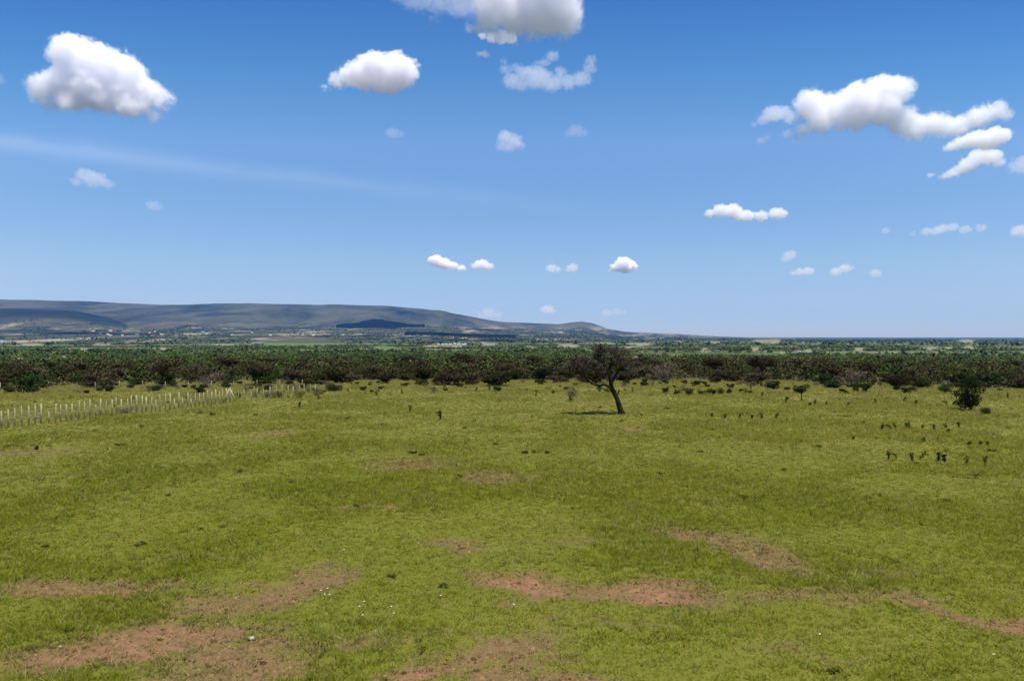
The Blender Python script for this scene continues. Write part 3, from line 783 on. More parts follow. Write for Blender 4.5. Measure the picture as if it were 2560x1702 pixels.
# far bushland: too many to count
def far_bushland():
    rng = np.random.default_rng(9)
    V, Fc, Cc = [], [], []; base = 0
    pal = np.array([(.040, .052, .016), (.030, .060, .018), (.052, .055, .020), (.045, .035, .018), (.026, .038, .012), (.060, .070, .022)])
    for (r0, r1, per, K, w0, w1, asp) in ((112, 330, 22, 150, 2.6, 5.5, .62), (330, 900, 38, 48, 3.0, 6.5, .6), (900, 2600, 120, 16, 4, 9, .55), (2600, 9000, 1100, 7, 7, 22, .4)):
        th0 = math.radians(44)
        n = int(th0 * (r1 * r1 - r0 * r0) / per)
        r = np.sqrt(rng.uniform(r0 * r0, r1 * r1, n)); th = rng.uniform(-th0, th0, n)
        x = r * np.sin(th); y = r * np.cos(th)
        d = fbm(x * .012, y * .012, 61, 3) * .5 + fbm(x * .0025, y * .006, 67, 4) * .5
        thr = np.interp(r, [120, 500, 900, 2500, 6000, 9000], [.32, .41, .51, .555, .55, .45])
        c_, g_ = clearing(x, y)
        keep = (d > thr) & (c_ + g_ < .25)
        if placed and r0 < 300:
            pl = np.array(placed); dd = ((x[:, None] - pl[None, :, 0]) ** 2 + (y[:, None] - pl[None, :, 1]) ** 2).min(1)
            keep &= dd > 9
            keep &= r > 120 + fbm(x * .05, y * .05, 99) * 10
        x, y, r = x[keep], y[keep], r[keep]; n = len(x)
        w = rng.uniform(w0, w1, n) * rng.uniform(.7, 1.15, n); h = w * asp * rng.uniform(.7, 1.3, n)
        z = gz(x, y, False)
        lefty = 1 - sstep(1280 + F * x / y, 500, 1500)
        z = z + np.where(r > 3600, 0, 0)
        if r1 > 3600:
            zz = np.array([max(a, hill_z(1280 + F * bx / by, by)) if by > 3700 and (1280 + F * bx / by) < 2000 else a for a, bx, by in zip(z, x, y)])
            z = zz
        ci = rng.integers(0, 6, n)
        ci = np.where((r < 450) & (rng.random(n) < .5), 3, ci)
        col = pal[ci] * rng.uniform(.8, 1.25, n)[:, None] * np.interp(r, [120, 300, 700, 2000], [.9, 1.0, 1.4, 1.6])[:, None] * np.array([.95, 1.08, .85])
        # leaf pieces
        dirs = rng.normal(size=(n, K, 3)); dirs /= np.linalg.norm(dirs, axis=2)[..., None]
        dirs[..., 2] = np.abs(dirs[..., 2])
        kk = rng.uniform(.3, 1, (n, K, 1)) ** .5
        c = dirs * kk * np.stack([w / 2, w / 2, h], -1)[:, None, :]
        c += np.stack([x, y, z], -1)[:, None, :]
        s = (w * (1.1 / math.sqrt(K)))[:, None].repeat(K, 1).ravel()
        v, f = leaves(c.reshape(-1, 3), s * (.8 if r0 < 900 else 1), rng, 2.2, 1.5)
        V.append(v); Fc.append(f + base); base += len(v)
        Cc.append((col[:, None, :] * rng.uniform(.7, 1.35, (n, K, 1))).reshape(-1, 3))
        print('far bush', r0, n)
    m, nt, out = new_mat('far_foliage')
    at = N(nt, 'ShaderNodeAttribute', attribute_name='tint')
    d = N(nt, 'ShaderNodeBsdfDiffuse'); nt.links.new(at.outputs['Color'], d.inputs[0]); nt.links.new(d.outputs[0], out.inputs[0])
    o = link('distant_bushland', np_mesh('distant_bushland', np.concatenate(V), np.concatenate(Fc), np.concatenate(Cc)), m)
    tag(o, 'far-off mass of dark green and brown bushes stretching to the horizon', 'bushland', None, 'stuff')
far_bushland()

# dark sheet shaped as a cloud shadow: the dark blue streak on the slope
def shadow_or_wood_sheet(name, pxs, rows, label):
    """dark sheet for a cloud shadow or a wood: top follows the slope 14 m up, with a skirt"""
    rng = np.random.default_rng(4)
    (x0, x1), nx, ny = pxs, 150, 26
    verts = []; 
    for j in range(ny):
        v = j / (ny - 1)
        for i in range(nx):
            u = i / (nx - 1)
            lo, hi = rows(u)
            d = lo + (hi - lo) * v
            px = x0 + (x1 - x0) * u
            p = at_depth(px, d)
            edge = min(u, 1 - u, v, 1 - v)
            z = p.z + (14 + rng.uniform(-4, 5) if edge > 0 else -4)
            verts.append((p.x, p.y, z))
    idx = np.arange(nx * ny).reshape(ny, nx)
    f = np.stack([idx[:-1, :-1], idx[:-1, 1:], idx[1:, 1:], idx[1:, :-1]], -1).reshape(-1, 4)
    o = link(name, np_mesh(name, np.array(verts), f), plain_mat('shadow_or_wood_dark', (.004, .007, .005), (.009, .013, .008), .02, 1.0, 0.0))  # near-black colour: painted cloud shade on the slope, foliage on the foothill wood
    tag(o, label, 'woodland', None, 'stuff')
shadow_or_wood_sheet('shadow_or_wood_sheet', (840, 1062), lambda u: (8350 + 160 * abs(u - .5), 9900 - 3000 * max(0, u - .8) - 1300 * max(0, .45 - u) * 2), 'long dark cloud shadow, built as a sheet, along the middle of the hill slope')
shadow_or_wood_sheet('foothill_wood', (1010, 1290), lambda u: (5800, 6600 + 150 * math.sin(u * 9)), 'thin dark line of wood along the foot of the hill')

# ------------------------------------------------------------------ houses
def box(v, f, x0, x1, y0, y1, z0, z1):
    b = len(v)
    v += [(x0, y0, z0), (x1, y0, z0), (x1, y1, z0), (x0, y1, z0), (x0, y0, z1), (x1, y0, z1), (x1, y1, z1), (x0, y1, z1)]
    f += [(b, b + 3, b + 2, b + 1), (b + 4, b + 5, b + 6, b + 7), (b, b + 1, b + 5, b + 4), (b + 1, b + 2, b + 6, b + 5), (b + 2, b + 3, b + 7, b + 6), (b + 3, b, b + 4, b + 7)]
def pyobj(name, v, f, mat, parent):
    me = bpy.data.meshes.new(name); me.from_pydata(v, [], f); me.update(); return link(name, me, mat, parent)
def house(px, d, w, dep, h, wall, roof, label, group=None, rz=0.0, flat=False, wins=3):
    p = at_depth(px, d)
    root = empty('house', p, rz); tag(root, label, 'house', group)
    v, f = [], []; box(v, f, -w / 2, w / 2, -dep / 2, dep / 2, -3, h); pyobj('wall', v, f, M[wall], root)
    e = .6
    if flat:
        v, f = [], []; box(v, f, -w / 2 - e, w / 2 + e, -dep / 2 - e, dep / 2 + e, h + .01, h + .6); pyobj('roof', v, f, M[roof], root)
    else:
        r = dep * .28
        v = [(-w / 2 - e, -dep / 2 - e, h - .2), (w / 2 + e, -dep / 2 - e, h - .2), (w / 2 + e, dep / 2 + e, h - .2), (-w / 2 - e, dep / 2 + e, h - .2), (-w / 2 - e, 0, h + r), (w / 2 + e, 0, h + r)]
        pyobj('roof', v, [(0, 1, 5, 4), (2, 3, 4, 5), (0, 4, 3), (1, 2, 5), (3, 2, 1, 0)], M[roof], root)
    v, f = [], []; box(v, f, -.6, .6, -dep / 2 - .08, -dep / 2 - .003, 0, 2.2); pyobj('door', v, f, M['dark_open'], root)
    for i in range(wins):
        xx = (-.36 + .72 * i / max(1, wins - 1)) * w
        if abs(xx) < 1.5: xx += 2.4
        v, f = [], []; box(v, f, xx - .8, xx + .8, -dep / 2 - .08, -dep / 2 - .003, 1.0 + (h > 8) * 3.5, 2.3 + (h > 8) * 3.5); pyobj('window', v, f, M['dark_open'], root)
house(5, 3500, 30, 16, 17, 'wall_white', 'roof_tin', 'tall white building at the left edge of the photo, beyond the bushland', flat=True, wins=5)
house(34, 3700, 20, 12, 6, 'wall_tan', 'roof_red', 'brown roofed house just right of the tall white building')
rh = np.random.default_rng(33)
spots = [(i, rh.uniform(230, 420), rh.uniform(5200, 7200)) for i in range(16)]
for i, px, d in spots:
    house(px, d, rh.uniform(14, 26), rh.uniform(9, 13), rh.uniform(4, 6.5), 'wall_white' if i % 3 else 'wall_tan', 'roof_tin' if i % 4 else 'roof_red',
          'small pale house in the hamlet at the foot of the left hills', 'houses of the hamlet below the left hills', rz=rh.uniform(-.5, .5))
for i in range(9):
    house(rh.uniform(500, 900), rh.uniform(5200, 7000), rh.uniform(12, 22), 9, rh.uniform(4, 5.5), 'wall_white', 'roof_tin',
          'tiny pale house on the plain below the long dark cloud shadow', 'houses on the plain below the long wood', rz=rh.uniform(-.5, .5))
for i, px in enumerate([1096, 1106, 1115, 1126, 1137, 1147, 1158, 1163]):
    house(px, 2450 + rh.uniform(-60, 60), 6.5, 6, 3.6 + (i == 4) * 2.4, 'wall_white', 'roof_tin', 'white house in the row half hidden by trees at the plain, taller than its neighbours' if i == 4 else 'low white house in the row half hidden by trees on the plain',
          None if i == 4 else 'low white houses in the row on the plain', wins=2)

# ------------------------------------------------------------------ grass
def grass():
    rng = np.random.default_rng(21)
    n = 330000
    # radius with falling density
    rr = np.linspace(10.5, 132, 400); pdf = rr * np.where(rr < 20, 1, (20 / rr) ** 1.25); cdf = np.cumsum(pdf); cdf /= cdf[-1]
    r = np.interp(rng.random(n), cdf, rr) + rng.uniform(-.1, .1, n)
    th = rng.uniform(-.66, .66, n)
    x = r * np.sin(th); y = r * np.cos(th)
    s, red = soil(x, y)
    q = s + (fbm(x * 1.6, y * 1.6, 83) - .5) * .9 + (fbm(x * 4, y * 4, 85, 3) - .5) * 1.3
    dens = fbm(x * 1.1, y * 1.1, 87, 4)
    keep = (rng.random(n) > sstep(q, .25, .9) * .74) & (rng.random(n) < .84 + .25 * sstep(dens, .3, .6))
    x, y, r, s, dens = x[keep], y[keep], r[keep], s[keep], dens[keep]; n = len(x)
    K = 7
    tall = fbm(x * .25, y * .25, 89, 3)
    H = (.045 + .055 * sstep(tall, .35, .7)) * rng.uniform(.6, 1.5, n) * (1 - .45 * np.clip(s, 0, 1))
    H = np.where(rng.random(n) < .05, H * 1.9, H) * np.interp(r, [10, 50, 100], [1, 1.25, 1.6])
    tr = rng.uniform(.03, .09, n) * np.interp(r, [10, 100], [1, 1.7])
    z = gz(x, y) - .05 * sstep(s, .25, .7)
    a = rng.uniform(0, 6.283, (n, K)); k = rng.random((n, K)) ** .5
    bx = x[:, None] + np.cos(a) * k * tr[:, None]; by = y[:, None] + np.sin(a) * k * tr[:, None]
    hh = H[:, None] * rng.uniform(.6, 1.2, (n, K)); lean = rng.uniform(.5, 1.7, (n, K)) * hh
    a2 = a + rng.normal(0, .7, (n, K))
    tx = bx + np.cos(a2) * lean; ty = by + np.sin(a2) * lean
    wd = np.interp(r, [10, 40, 100], [.007, .013, .03])[:, None] * rng.uniform(.7, 1.4, (n, K))
    a3 = rng.uniform(0, 3.1416, (n, K))
    dx = np.cos(a3) * wd; dy = np.sin(a3) * wd
    zz = np.repeat((z - .01)[:, None], K, 1)
    v = np.stack([np.stack([bx - dx, by - dy, zz], -1), np.stack([bx + dx, by + dy, zz], -1), np.stack([tx, ty, zz + hh], -1)], 2).reshape(-1, 3)
    f = np.arange(len(v)).reshape(-1, 3)
    # colour: green, yellow green, straw
    g = fbm(x * .35, y * .35, 95, 4); big = fbm(x * .06, y * .06, 97, 3)
    c0 = np.array([.178, .208, .014]); c1 = np.array([.218, .222, .020]); c2 = np.array([.33, .28, .10])
    t = sstep(g * .5 + big * .5 + np.interp(r, [15, 80], [-.04, .1]), .36, .64)[:, None]
    col = c0 * (1 - t) + c1 * t
    dry = np.clip(s * 1.7 + (fbm(x * .7, y * .7, 101) - .45) * .8, 0, 1)[:, None]
    dk = (rng.random(n) < .07 + .14 * np.clip(s * 2, 0, 1))
    pd = (rng.random((n, K)) < (.09 + .6 * dry + np.interp(r, [30, 60, 110], [0, .2, .5])[:, None]))[..., None]
    colb = np.repeat(col[:, None, :], K, 1) * rng.uniform(.6, 1.4, (n, K, 1))
    colb = np.where(pd, c2 * rng.uniform(.6, 1.2, (n, K, 1)), colb)
    brown = np.array([.10, .062, .024]) * (np.clip(s * 2.2, 0, 1)[:, None]) + np.array([.048, .060, .006]) * (1 - np.clip(s * 2.2, 0, 1)[:, None])
    colb = np.where(dk[:, None, None], brown[:, None, :] * rng.uniform(.6, 1.2, (n, K, 1)), colb)
    o = link('grass', np_mesh('grass', v, f, colb.reshape(-1, 3)), None)
    m, nt, out = new_mat('grass_blades')
    at = N(nt, 'ShaderNodeAttribute', attribute_name='tint')
    d = N(nt, 'ShaderNodeBsdfDiffuse'); nt.links.new(at.outputs['Color'], d.inputs[0])
    t_ = N(nt, 'ShaderNodeBsdfTranslucent'); nt.links.new(at.outputs['Color'], t_.inputs[0])
    mx = N(nt, 'ShaderNodeMixShader'); mx.inputs[0].default_value = .45
    nt.links.new(d.outputs[0], mx.inputs[1]); nt.links.new(t_.outputs[0], mx.inputs[2]); nt.links.new(mx.outputs[0], out.inputs[0])
    o.data.materials.append(m)
    tag(o, 'short green and straw coloured pasture grass', 'grass', None, 'stuff')
    print('grass tufts', n)
grass()

def clods():
    rng = np.random.default_rng(77); n = 60000
    r = np.sqrt(rng.uniform(11 ** 2, 42 ** 2, n)); th = rng.uniform(-.62, .62, n)
    x = r * np.sin(th); y = r * np.cos(th); s, red = soil(x, y)
    k = (s + (fbm(x * 2.2, y * 2.2, 141) - .5) * .8 > .42) & (rng.random(n) < .9); x, y, s, r = x[k], y[k], s[k], r[k]; n = len(x)
    z = gz(x, y) - .05 * sstep(s, .25, .7)
    a = rng.uniform(.012, .045, n) * np.where(rng.random(n) < .12, 1.8, 1); an = rng.uniform(0, 6.28, n)
    base = np.array([(1, 0, 0), (0, 1, 0), (-1, 0, 0), (0, -1, 0), (0, 0, 1), (.5, .6, .7), (-.6, .3, .6)])
    fc = np.array([(0, 1, 5), (0, 5, 4), (5, 1, 4), (1, 2, 6), (1, 6, 4), (6, 2, 4), (2, 3, 4), (3, 0, 4)])
    q = base[None] * a[:, None, None] * rng.uniform(.6, 1.3, (n, 7, 3)); q[..., 2] *= .75
    ca, sa = np.cos(an)[:, None], np.sin(an)[:, None]
    v = np.stack([x[:, None] + q[..., 0] * ca - q[..., 1] * sa, y[:, None] + q[..., 0] * sa + q[..., 1] * ca, z[:, None] + q[..., 2] - .004], -1)
    f = (np.arange(n)[:, None, None] * 7 + fc[None]).reshape(-1, 3)
    col = np.array([.12, .072, .034]) * rng.uniform(.4, 2.0, (n, 1)); col = np.repeat(col[:, None], 8, 1).reshape(-1, 3)
    m, nt, out = new_mat('clod_earth'); at = N(nt, 'ShaderNodeAttribute', attribute_name='tint')
    d = N(nt, 'ShaderNodeBsdfDiffuse'); nt.links.new(at.outputs['Color'], d.inputs[0]); nt.links.new(d.outputs[0], out.inputs[0])
    tag(link('soil_clods', np_mesh('soil_clods', v.reshape(-1, 3), f, col), m), 'loose clods of reddish brown earth on the bare patches', 'earth', None, 'stuff')
    print('clods', n)
clods()

# ------------------------------------------------------------------ clouds
def V_(s, lst): return [(a / s, b / s, r / s, ) for a, b, r in lst]
O = .9211
CL = []
def cloud(name_label, blobs, alt=1500, dens=1.0, flat=.75, faint=False):
    CL.append((name_label, blobs, alt, dens, flat))
z5 = lambda l: [(a / 3.686, b / 3.686, r / 3.686) for a, b, r in l]
z7 = lambda l: [(1840 + a / 3.276, 140 + b / 3.276, r / 3.276) for a, b, r in l]
ov = lambda l: [(a / O, b / O, r / O) for a, b, r in l]
cloud('large heaped white cloud with a grey underside, highest at its left, on the far left', z5([(680, 520, 190), (900, 600, 190), (1080, 660, 190), (1200, 740, 160), (1380, 860, 130), (1530, 890, 85), (430, 850, 130), (370, 920, 80), (620, 760, 210), (850, 830, 200), (1100, 880, 180), (1230, 1010, 120), (1420, 1070, 80), (1330, 1000, 110), (1480, 960, 80), (480, 980, 90), (700, 960, 120), (1000, 960, 120), (1000, 560, 110), (580, 450, 110), (700, 430, 100), (1250, 650, 80)]), dens=1.2)
cloud('compact oval white cloud between the large left cloud and the clouds at the top', ov([(870, 165, 36), (915, 160, 34), (820, 178, 28), (780, 193, 18), (750, 205, 10), (890, 192, 28), (840, 192, 22), (920, 180, 30), (855, 145, 16)]), dens=1.1)
cloud('big white cloud cut off by the top edge of the photo', ov([(1190, 40, 48), (1270, 30, 62), (1290, 45, 48), (1120, 50, 34), (1225, 60, 38), (1320, 50, 24), (1225, 80, 26), (1180, 82, 22), (1290, 75, 24), (1085, 62, 16), (1150, -5, 60), (1250, -20, 70), (1100, 75, 12)]), dens=1.1)
cloud('thin greyish cloud bank along the top edge, left of the big top cloud', ov([(1010, 0, 26), (960, -6, 26), (1060, 6, 28), (915, -8, 16), (1095, 12, 24), (1000, 50, 12), (990, 58, 8)]), dens=.35)
cloud('ragged scrap of cloud hanging below the big top cloud', ov([(1155, 90, 15), (1135, 88, 12), (1175, 92, 12), (1110, 84, 8), (1118, 125, 9), (1105, 127, 7)]), dens=.62)
cloud('torn wispy cloud with a hooked right end below the big top cloud', ov([(1165, 160, 10), (1180, 190, 16), (1200, 198, 14), (1245, 185, 20), (1270, 192, 18), (1272, 133, 10), (1255, 145, 9), (1238, 155, 9), (1310, 190, 15), (1340, 185, 16), (1358, 160, 11), (1360, 142, 9), (1160, 145, 6), (1290, 190, 14), (1205, 172, 14), (1225, 163, 11), (1290, 168, 11), (1190, 160, 9), (1225, 195, 15)]), dens=.45)
cloud('largest white cloud on the right, with a long tail of puffs', z7([(600, 400, 120), (750, 450, 140), (950, 400, 150), (1180, 300, 130), (1310, 300, 110), (1000, 500, 120), (1180, 450, 140), (550, 620, 70), (490, 670, 55), (650, 560, 110), (850, 560, 80), (1350, 520, 115), (1500, 570, 110), (1400, 620, 85), (1700, 570, 100), (1850, 555, 98), (1600, 575, 100), (1940, 520, 90), (1780, 600, 75), (1480, 640, 75), (1300, 600, 85), (2030, 490, 95), (2130, 460, 85), (2220, 490, 50), (1600, 640, 50), (1000, 240, 60)]), dens=1.0)
cloud('small loose puff at the left end of the largest right cloud', z7([(300, 480, 55), (225, 525, 36), (375, 475, 48), (440, 520, 40), (150, 560, 22), (420, 640, 34), (210, 700, 32), (250, 675, 26)]), dens=.5)
cloud('flat white puff just under the tail of the largest right cloud', z7([(1950, 690, 70), (1870, 710, 60), (1750, 750, 40), (2090, 680, 80), (2180, 660, 50), (1800, 735, 45), (1710, 765, 28), (2050, 730, 60)]), dens=.8)
cloud('slanting soft cloud, lowest under the tail of the largest right cloud', z7([(2000, 830, 70), (1870, 915, 55), (1750, 970, 42), (2090, 825, 65), (1920, 880, 60), (1810, 950, 45), (1700, 990, 35), (1600, 975, 30), (2150, 870, 40)]), dens=.65)
cloud('soft cloud cut off by the right edge of the photo', z7([(2320, 910, 55), (2370, 880, 60), (2420, 900, 70)]), dens=.5)
cloud('small soft cloud in the middle of the sky under the torn cloud', ov([(1165, 318, 13), (1183, 325, 13), (1158, 338, 12), (1195, 338, 10), (1172, 340, 12)]), dens=.5)
cloud('faint smudge of cloud below the compact oval cloud', ov([(905, 308, 11), (922, 310, 8)]), dens=.26)
cloud('faint smudge of cloud right of the small soft cloud', ov([(1325, 302, 12), (1340, 308, 10), (1308, 312, 8)]), dens=.25)
cloud('pale low wedge of cloud under the large left cloud', ov([(200, 406, 14), (222, 414, 15), (248, 426, 11), (178, 420, 10), (215, 425, 11)]), dens=.45)
cloud('tiny faint cloud right of the pale wedge', ov([(355, 475, 11), (365, 478, 8)]), dens=.3)
cloud('faint scrap of cloud touching the left edge', ov([(0, 187, 10), (-8, 183, 12)]), dens=.28)
cloud('low double cloud under the left end of the largest right cloud', ov([(1660, 486, 15), (1688, 485, 16), (1636, 492, 11), (1720, 497, 14), (1750, 500, 13), (1788, 493, 15), (1806, 494, 9), (1700, 500, 12)]), dens=.8)
cloud('long flat thin cloud low on the right', ov([(2130, 535, 9), (2172, 527, 10), (2190, 525, 9), (2220, 530, 9), (2255, 526, 8), (2100, 540, 6), (2150, 535, 9), (2040, 531, 7)]), dens=.5)
cloud('small white cloud low at the right edge', ov([(2352, 531, 12), (2330, 540, 7), (2366, 535, 12)]), dens=.6)
cloud('white cloud with a raised left end, left of two above the hill slope', ov([(1005, 600, 13), (1022, 607, 13), (1042, 613, 11), (1062, 618, 9), (994, 598, 8)]), dens=1.1)
cloud('softer oval cloud, right of two above the hill slope', ov([(1108, 609, 12), (1125, 614, 10), (1094, 614, 8)]), dens=.8)
cloud('tiny left cloud of a close pair above the small peak', ov([(1270, 619, 9), (1284, 621, 7)]), dens=.6)
cloud('tiny right cloud of a close pair above the small peak', ov([(1318, 618, 9), (1308, 622, 6)]), dens=.6)
cloud('bright white dome shaped cloud low above the leaning tree', ov([(1436, 606, 14), (1453, 613, 12), (1420, 616, 11), (1407, 624, 6), (1440, 617, 13)]), dens=1.3)
cloud('upper puff of the small low group under the double cloud', ov([(1820, 588, 10), (1808, 598, 8)]), dens=.5)
cloud('lower left puff of the small low group', ov([(1840, 627, 8), (1862, 625, 9), (1828, 630, 6)]), dens=.6)
cloud('lower middle puff of the small low group', ov([(1925, 627, 9), (1945, 619, 9), (1960, 618, 5)]), dens=.6)
cloud('lower right puff of the small low group', ov([(2017, 630, 9)]), dens=.5)
cloud('soft cloud resting behind the falling hill slope', ov([(1125, 722, 11), (1145, 727, 9), (1108, 727, 8)]), alt=1050, dens=.4)
cloud('small round cloud close above the horizon left of the small peak', ov([(1260, 714, 10), (1270, 717, 7)]), alt=1050, dens=.6)
cloud('faint flat cloud close above the horizon right of the small peak', ov([(1398, 722, 9), (1420, 719, 8), (1435, 720, 6)]), alt=1050, dens=.35)

def cloud_mat(name, dens, cs, rm, zlo, zhi, soft, sq, warp):
    """vapour that fills the billows: density falls off towards the rim of each puff"""
    m, nt, out = new_mat(name)
    v = N(nt, 'ShaderNodeVolumePrincipled')
    v.inputs['Color'].default_value = (.992, .986, 1.0, 1); v.inputs['Anisotropy'].default_value = 0.0
    tc = N(nt, 'ShaderNodeTexCoord'); P = tc.outputs['Object']
    nz = N(nt, 'ShaderNodeTexNoise'); nz.inputs['Scale'].default_value = 1.1 / rm; nz.inputs['Detail'].default_value = 5; nz.inputs['Roughness'].default_value = .66
    nt.links.new(P, nz.inputs['Vector'])
    def vm(op, a, b):
        n = nt.nodes.new('ShaderNodeVectorMath'); n.operation = op
        for i, q in enumerate((a, b)):
            if isinstance(q, tuple): n.inputs[i].default_value = q
            else: nt.links.new(q, n.inputs[i])
        return n
    w = vm('MULTIPLY', vm('SUBTRACT', nz.outputs['Color'], (.5, .5, .5)).outputs[0], (rm * warp,) * 3).outputs[0]
    Q = vm('MULTIPLY', vm('ADD', P, w).outputs[0], (1, .8, sq)).outputs[0]
    acc = None
    for c, r in cs:
        d = vm('DISTANCE', Q, (c[0], c[1] * .8, c[2] * sq)).outputs['Value']
        k = nt.nodes.new('ShaderNodeMath'); k.operation = 'MULTIPLY_ADD'; nt.links.new(d, k.inputs[0]); k.inputs[1].default_value = -1.0 / rm; k.inputs[2].default_value = r / rm
        if acc is None: acc = k.outputs[0]
        else:
            x = nt.nodes.new('ShaderNodeMath'); x.operation = 'SMOOTH_MAX'; nt.links.new(acc, x.inputs[0]); nt.links.new(k.outputs[0], x.inputs[1]); x.inputs[2].default_value = .25
            acc = x.outputs[0]
    sp = N(nt, 'ShaderNodeSeparateXYZ'); nt.links.new(P, sp.inputs[0])
    hz = N(nt, 'ShaderNodeMapRange'); hz.inputs[1].default_value = zlo; hz.inputs[2].default_value = zhi; nt.links.new(sp.outputs[2], hz.inputs[0])
    wd = N(nt, 'ShaderNodeMapRange'); wd.inputs[3].default_value = soft; wd.inputs[4].default_value = soft * .3; nt.links.new(hz.outputs[0], wd.inputs[0])
    g = math_(nt, 'DIVIDE', acc, wd.outputs[0], True)
    gg = math_(nt, 'MULTIPLY', g, g)
    if warp > 2: gg = math_(nt, 'MULTIPLY', gg, ramp(nt, noise_(nt, Q, 2.6 / rm, 4, .65), [(.36, (.05, .05, .05)), (.62, (1.5, 1.5, 1.5))]))
    nt.links.new(math_(nt, 'MULTIPLY', gg, dens), v.inputs['Density'])
    nt.links.new(v.outputs[0], out.inputs['Volume'])
    return m

def build_clouds():
    import bmesh
    for i, (label, blobs, alt, dens, flat) in enumerate(CL):
        rnd = random.Random(i * 13 + 5)
        ybot = max(b + r * flat for a, b, r in blobs)
        cx = sum(a for a, b, r in blobs) / len(blobs); cy = sum(b for a, b, r in blobs) / len(blobs)
        D = alt * F / (HY - ybot)
        k = D / F
        org = Vector(((cx - CX) * k, D, CAM_H + (HY - cy) * k))
        bm = bmesh.new()
        W = max(a + r for a, b, r in blobs) - min(a - r for a, b, r in blobs)
        rm = sum(r for a, b, r in blobs) / len(blobs) * k
        cs = []
        small = W < 260; sq = 1.45 if small else 1.08; grow = 1.12 * (1.32 if small else 1.04) * (1.22 if dens <= .6 else 1.0)
        for a, b, r in blobs:
            c = Vector(((a - cx) * k, rnd.uniform(-1, 1) * rm * .6, (cy - b) * k))
            rr = r * k * grow
            cs.append((c, rr))
            g = bmesh.ops.create_icosphere(bm, subdivisions=3, radius=1)
            R_ = rr + rm * (.4 if dens > .6 else .8)
            for v in g['verts']: v.co = Vector((v.co.x * R_, v.co.y * R_ / .8, v.co.z * (R_ / sq + rm * .2))) + c
        me = bpy.data.meshes.new('cloud'); bm.to_mesh(me); bm.free()
        o = link('cloud', me, None, None, org)
        tag(o, label, 'cloud')
        rmod = o.modifiers.new('union', 'REMESH'); rmod.mode = 'VOXEL'; rmod.voxel_size = W * k / max(40, min(90, W * .5)); rmod.use_smooth_shade = False
        zlo = min(c.z - r for c, r in cs); zhi = max(c.z + r * .4 for c, r in cs)
        o.data.materials.append(cloud_mat('cloud_vapour', (dens if dens > .6 else dens * .62) ** 1.7 * CLOUD_DENS / rm, cs, rm, zlo, zhi, .75 if dens > .6 else 1.1, sq, (2.1 if not small else 2.3) if dens > .6 else 3.2))
CLOUD_DENS = 1.8
build_clouds()

# ------------------------------------------------------------------ haze
def build_haze():
    v, f = [], []; box(v, f, -26500, 26500, -26500, 26500, -60, 760)
    me = bpy.data.meshes.new('haze'); me.from_pydata(v, [], f); me.update()
    m, nt, out = new_mat('haze_air')
    p = N(nt, 'ShaderNodeVolumePrincipled'); p.inputs['Color'].default_value = (.065, .27, 1, 1); p.inputs['Absorption Color'].default_value = (1, 1, 1, 1)
    p.inputs['Density'].default_value = 2.4e-5; p.inputs['Anisotropy'].default_value = .1
    nt.links.new(p.outputs[0], out.inputs['Volume'])
    o = link('haze', me, m); tag(o, 'thin bluish air between the field and the far hills', 'haze', None, 'stuff')
build_haze()

# ------------------------------------------------------------------ light, sky
EL, AZ = math.radians(76), math.radians(145)
w = bpy.data.worlds.new('World'); SC.world = w; w.use_nodes = True
nt = w.node_tree
for n in list(nt.nodes): nt.nodes.remove(n)
sky = nt.nodes.new('ShaderNodeTexSky'); sky.sky_type = 'NISHITA'; sky.sun_disc = False
sky.sun_elevation = EL; sky.sun_rotation = AZ; sky.altitude = 1500; sky.air_density = 1.0; sky.dust_density = .4; sky.ozone_density = 2.0
bg = nt.nodes.new('ShaderNodeBackground'); bg.inputs[1].default_value = .082
wo = nt.nodes.new('ShaderNodeOutputWorld')
hs = N(nt, 'ShaderNodeHueSaturation'); hs.inputs['Saturation'].default_value = 1.14; hs.inputs['Hue'].default_value = .502
nt.links.new(mixc(nt, 1.0, sky.outputs[0], (1.60, 1.86, 2.24), 'MULTIPLY'), hs.inputs['Color'])
# a long faint streak of cirrus, fixed in the sky by direction
tcw = N(nt, 'ShaderNodeTexCoord'); sx = N(nt, 'ShaderNodeSeparateXYZ'); nt.links.new(tcw.outputs['Generated'], sx.inputs[0])
ys = math_(nt, 'MAXIMUM', sx.outputs[1], .05)
u_ = math_(nt, 'DIVIDE', sx.outputs[0], ys); e_ = math_(nt, 'DIVIDE', sx.outputs[2], ys)
nz = noise_(nt, mapping(nt, tcw.outputs['Generated'], (5, 5, 22)), 1.0, 5, .6, .6)
e0 = math_(nt, 'SUBTRACT', .166, math_(nt, 'MULTIPLY', u_, .115))
q_ = math_(nt, 'DIVIDE', math_(nt, 'SUBTRACT', e_, math_(nt, 'ADD', e0, math_(nt, 'MULTIPLY', math_(nt, 'SUBTRACT', nz, .5), .02))), .010)
band = math_(nt, 'EXPONENT', math_(nt, 'MULTIPLY', math_(nt, 'MULTIPLY', q_, q_), -1.0))
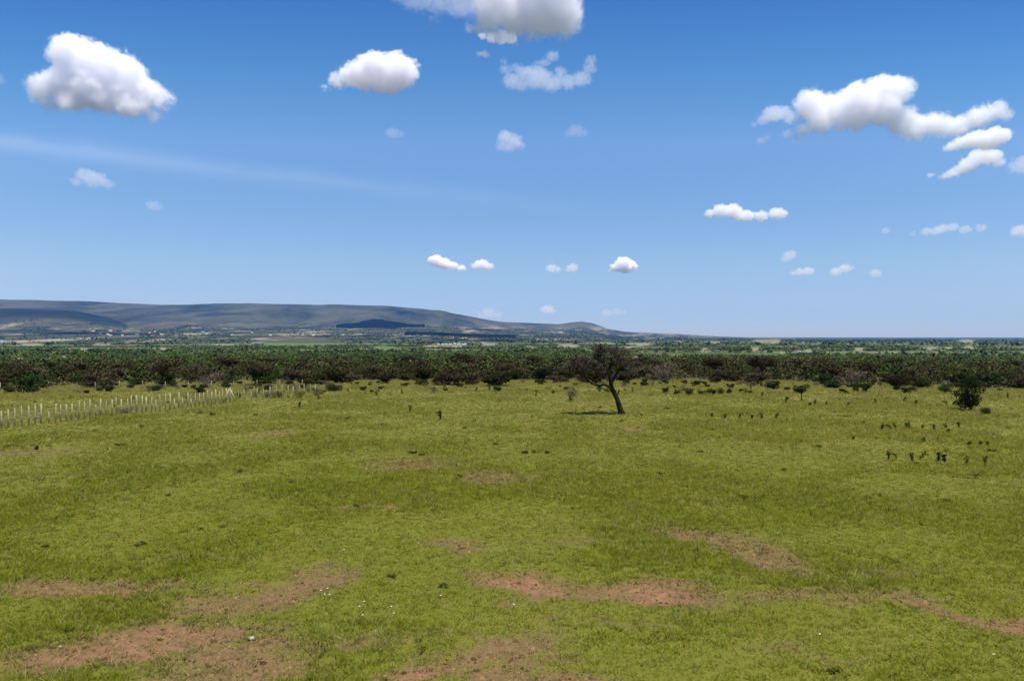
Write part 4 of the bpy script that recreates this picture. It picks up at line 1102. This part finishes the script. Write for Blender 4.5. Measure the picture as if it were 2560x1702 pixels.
fade = N(nt, 'ShaderNodeMapRange'); fade.inputs[1].default_value = .12; fade.inputs[2].default_value = -.45; nt.links.new(u_, fade.inputs[0])
fac = math_(nt, 'MULTIPLY', math_(nt, 'MULTIPLY', band, fade.outputs[0]), math_(nt, 'MULTIPLY', nz, .17))
er = ramp(nt, math_(nt, 'DIVIDE', e_, .84), [(p, tuple(c * .5 for c in k)) for p, k in [(.0, (.60, .60, .83)), (.03, (.62, .62, .84)), (.112, (1.08, .90, .84)), (.22, (1.34, 1.10, .96)), (.29, (1.62, 1.28, 1.07)), (.38, (1.20, 1.26, 1.09)), (.50, (.88, 1.04, 1.07))]])
hz_ = mixc(nt, 1.0, hs.outputs[0], er, 'MULTIPLY')
cs_ = mixc(nt, fac, hz_, (9.0, 9.6, 10.5))
nt.links.new(cs_, bg.inputs[0]); nt.links.new(bg.outputs[0], wo.inputs[0])
ld = bpy.data.lights.new('sun', 'SUN'); ld.energy = 4.4; ld.angle = math.radians(.53); ld.color = (1, .955, .88)
lo = bpy.data.objects.new('sun', ld); COL.objects.link(lo)
sd = Vector((math.sin(AZ) * math.cos(EL), math.cos(AZ) * math.cos(EL), math.sin(EL)))
lo.rotation_euler = sd.to_track_quat('Z', 'Y').to_euler(); lo.location = (0, 0, 50)

# ------------------------------------------------------------------ camera, render
cd = bpy.data.cameras.new('camera'); cam = bpy.data.objects.new('camera', cd); COL.objects.link(cam)
cd.sensor_width = 36; cd.lens = 36 * F / 2560; cd.clip_end = 150000; cd.clip_start = .1
cam.location = (0, 0, CAM_H)
cam.rotation_euler = (math.radians(90) - math.atan((851 - HY) / F), 0, 0)
SC.camera = cam
SC.view_settings.view_transform = 'Standard'; SC.view_settings.look = 'None'; SC.view_settings.exposure = .63; SC.view_settings.gamma = 1
cy = SC.cycles
cy.max_bounces = 28; cy.diffuse_bounces = 3; cy.glossy_bounces = 2; cy.transmission_bounces = 4; cy.volume_bounces = 28; cy.transparent_max_bounces = 16
cy.volume_step_rate = .5; cy.volume_max_steps = 256
cy.use_denoising = True
cy.use_adaptive_sampling = True; cy.adaptive_threshold = .01
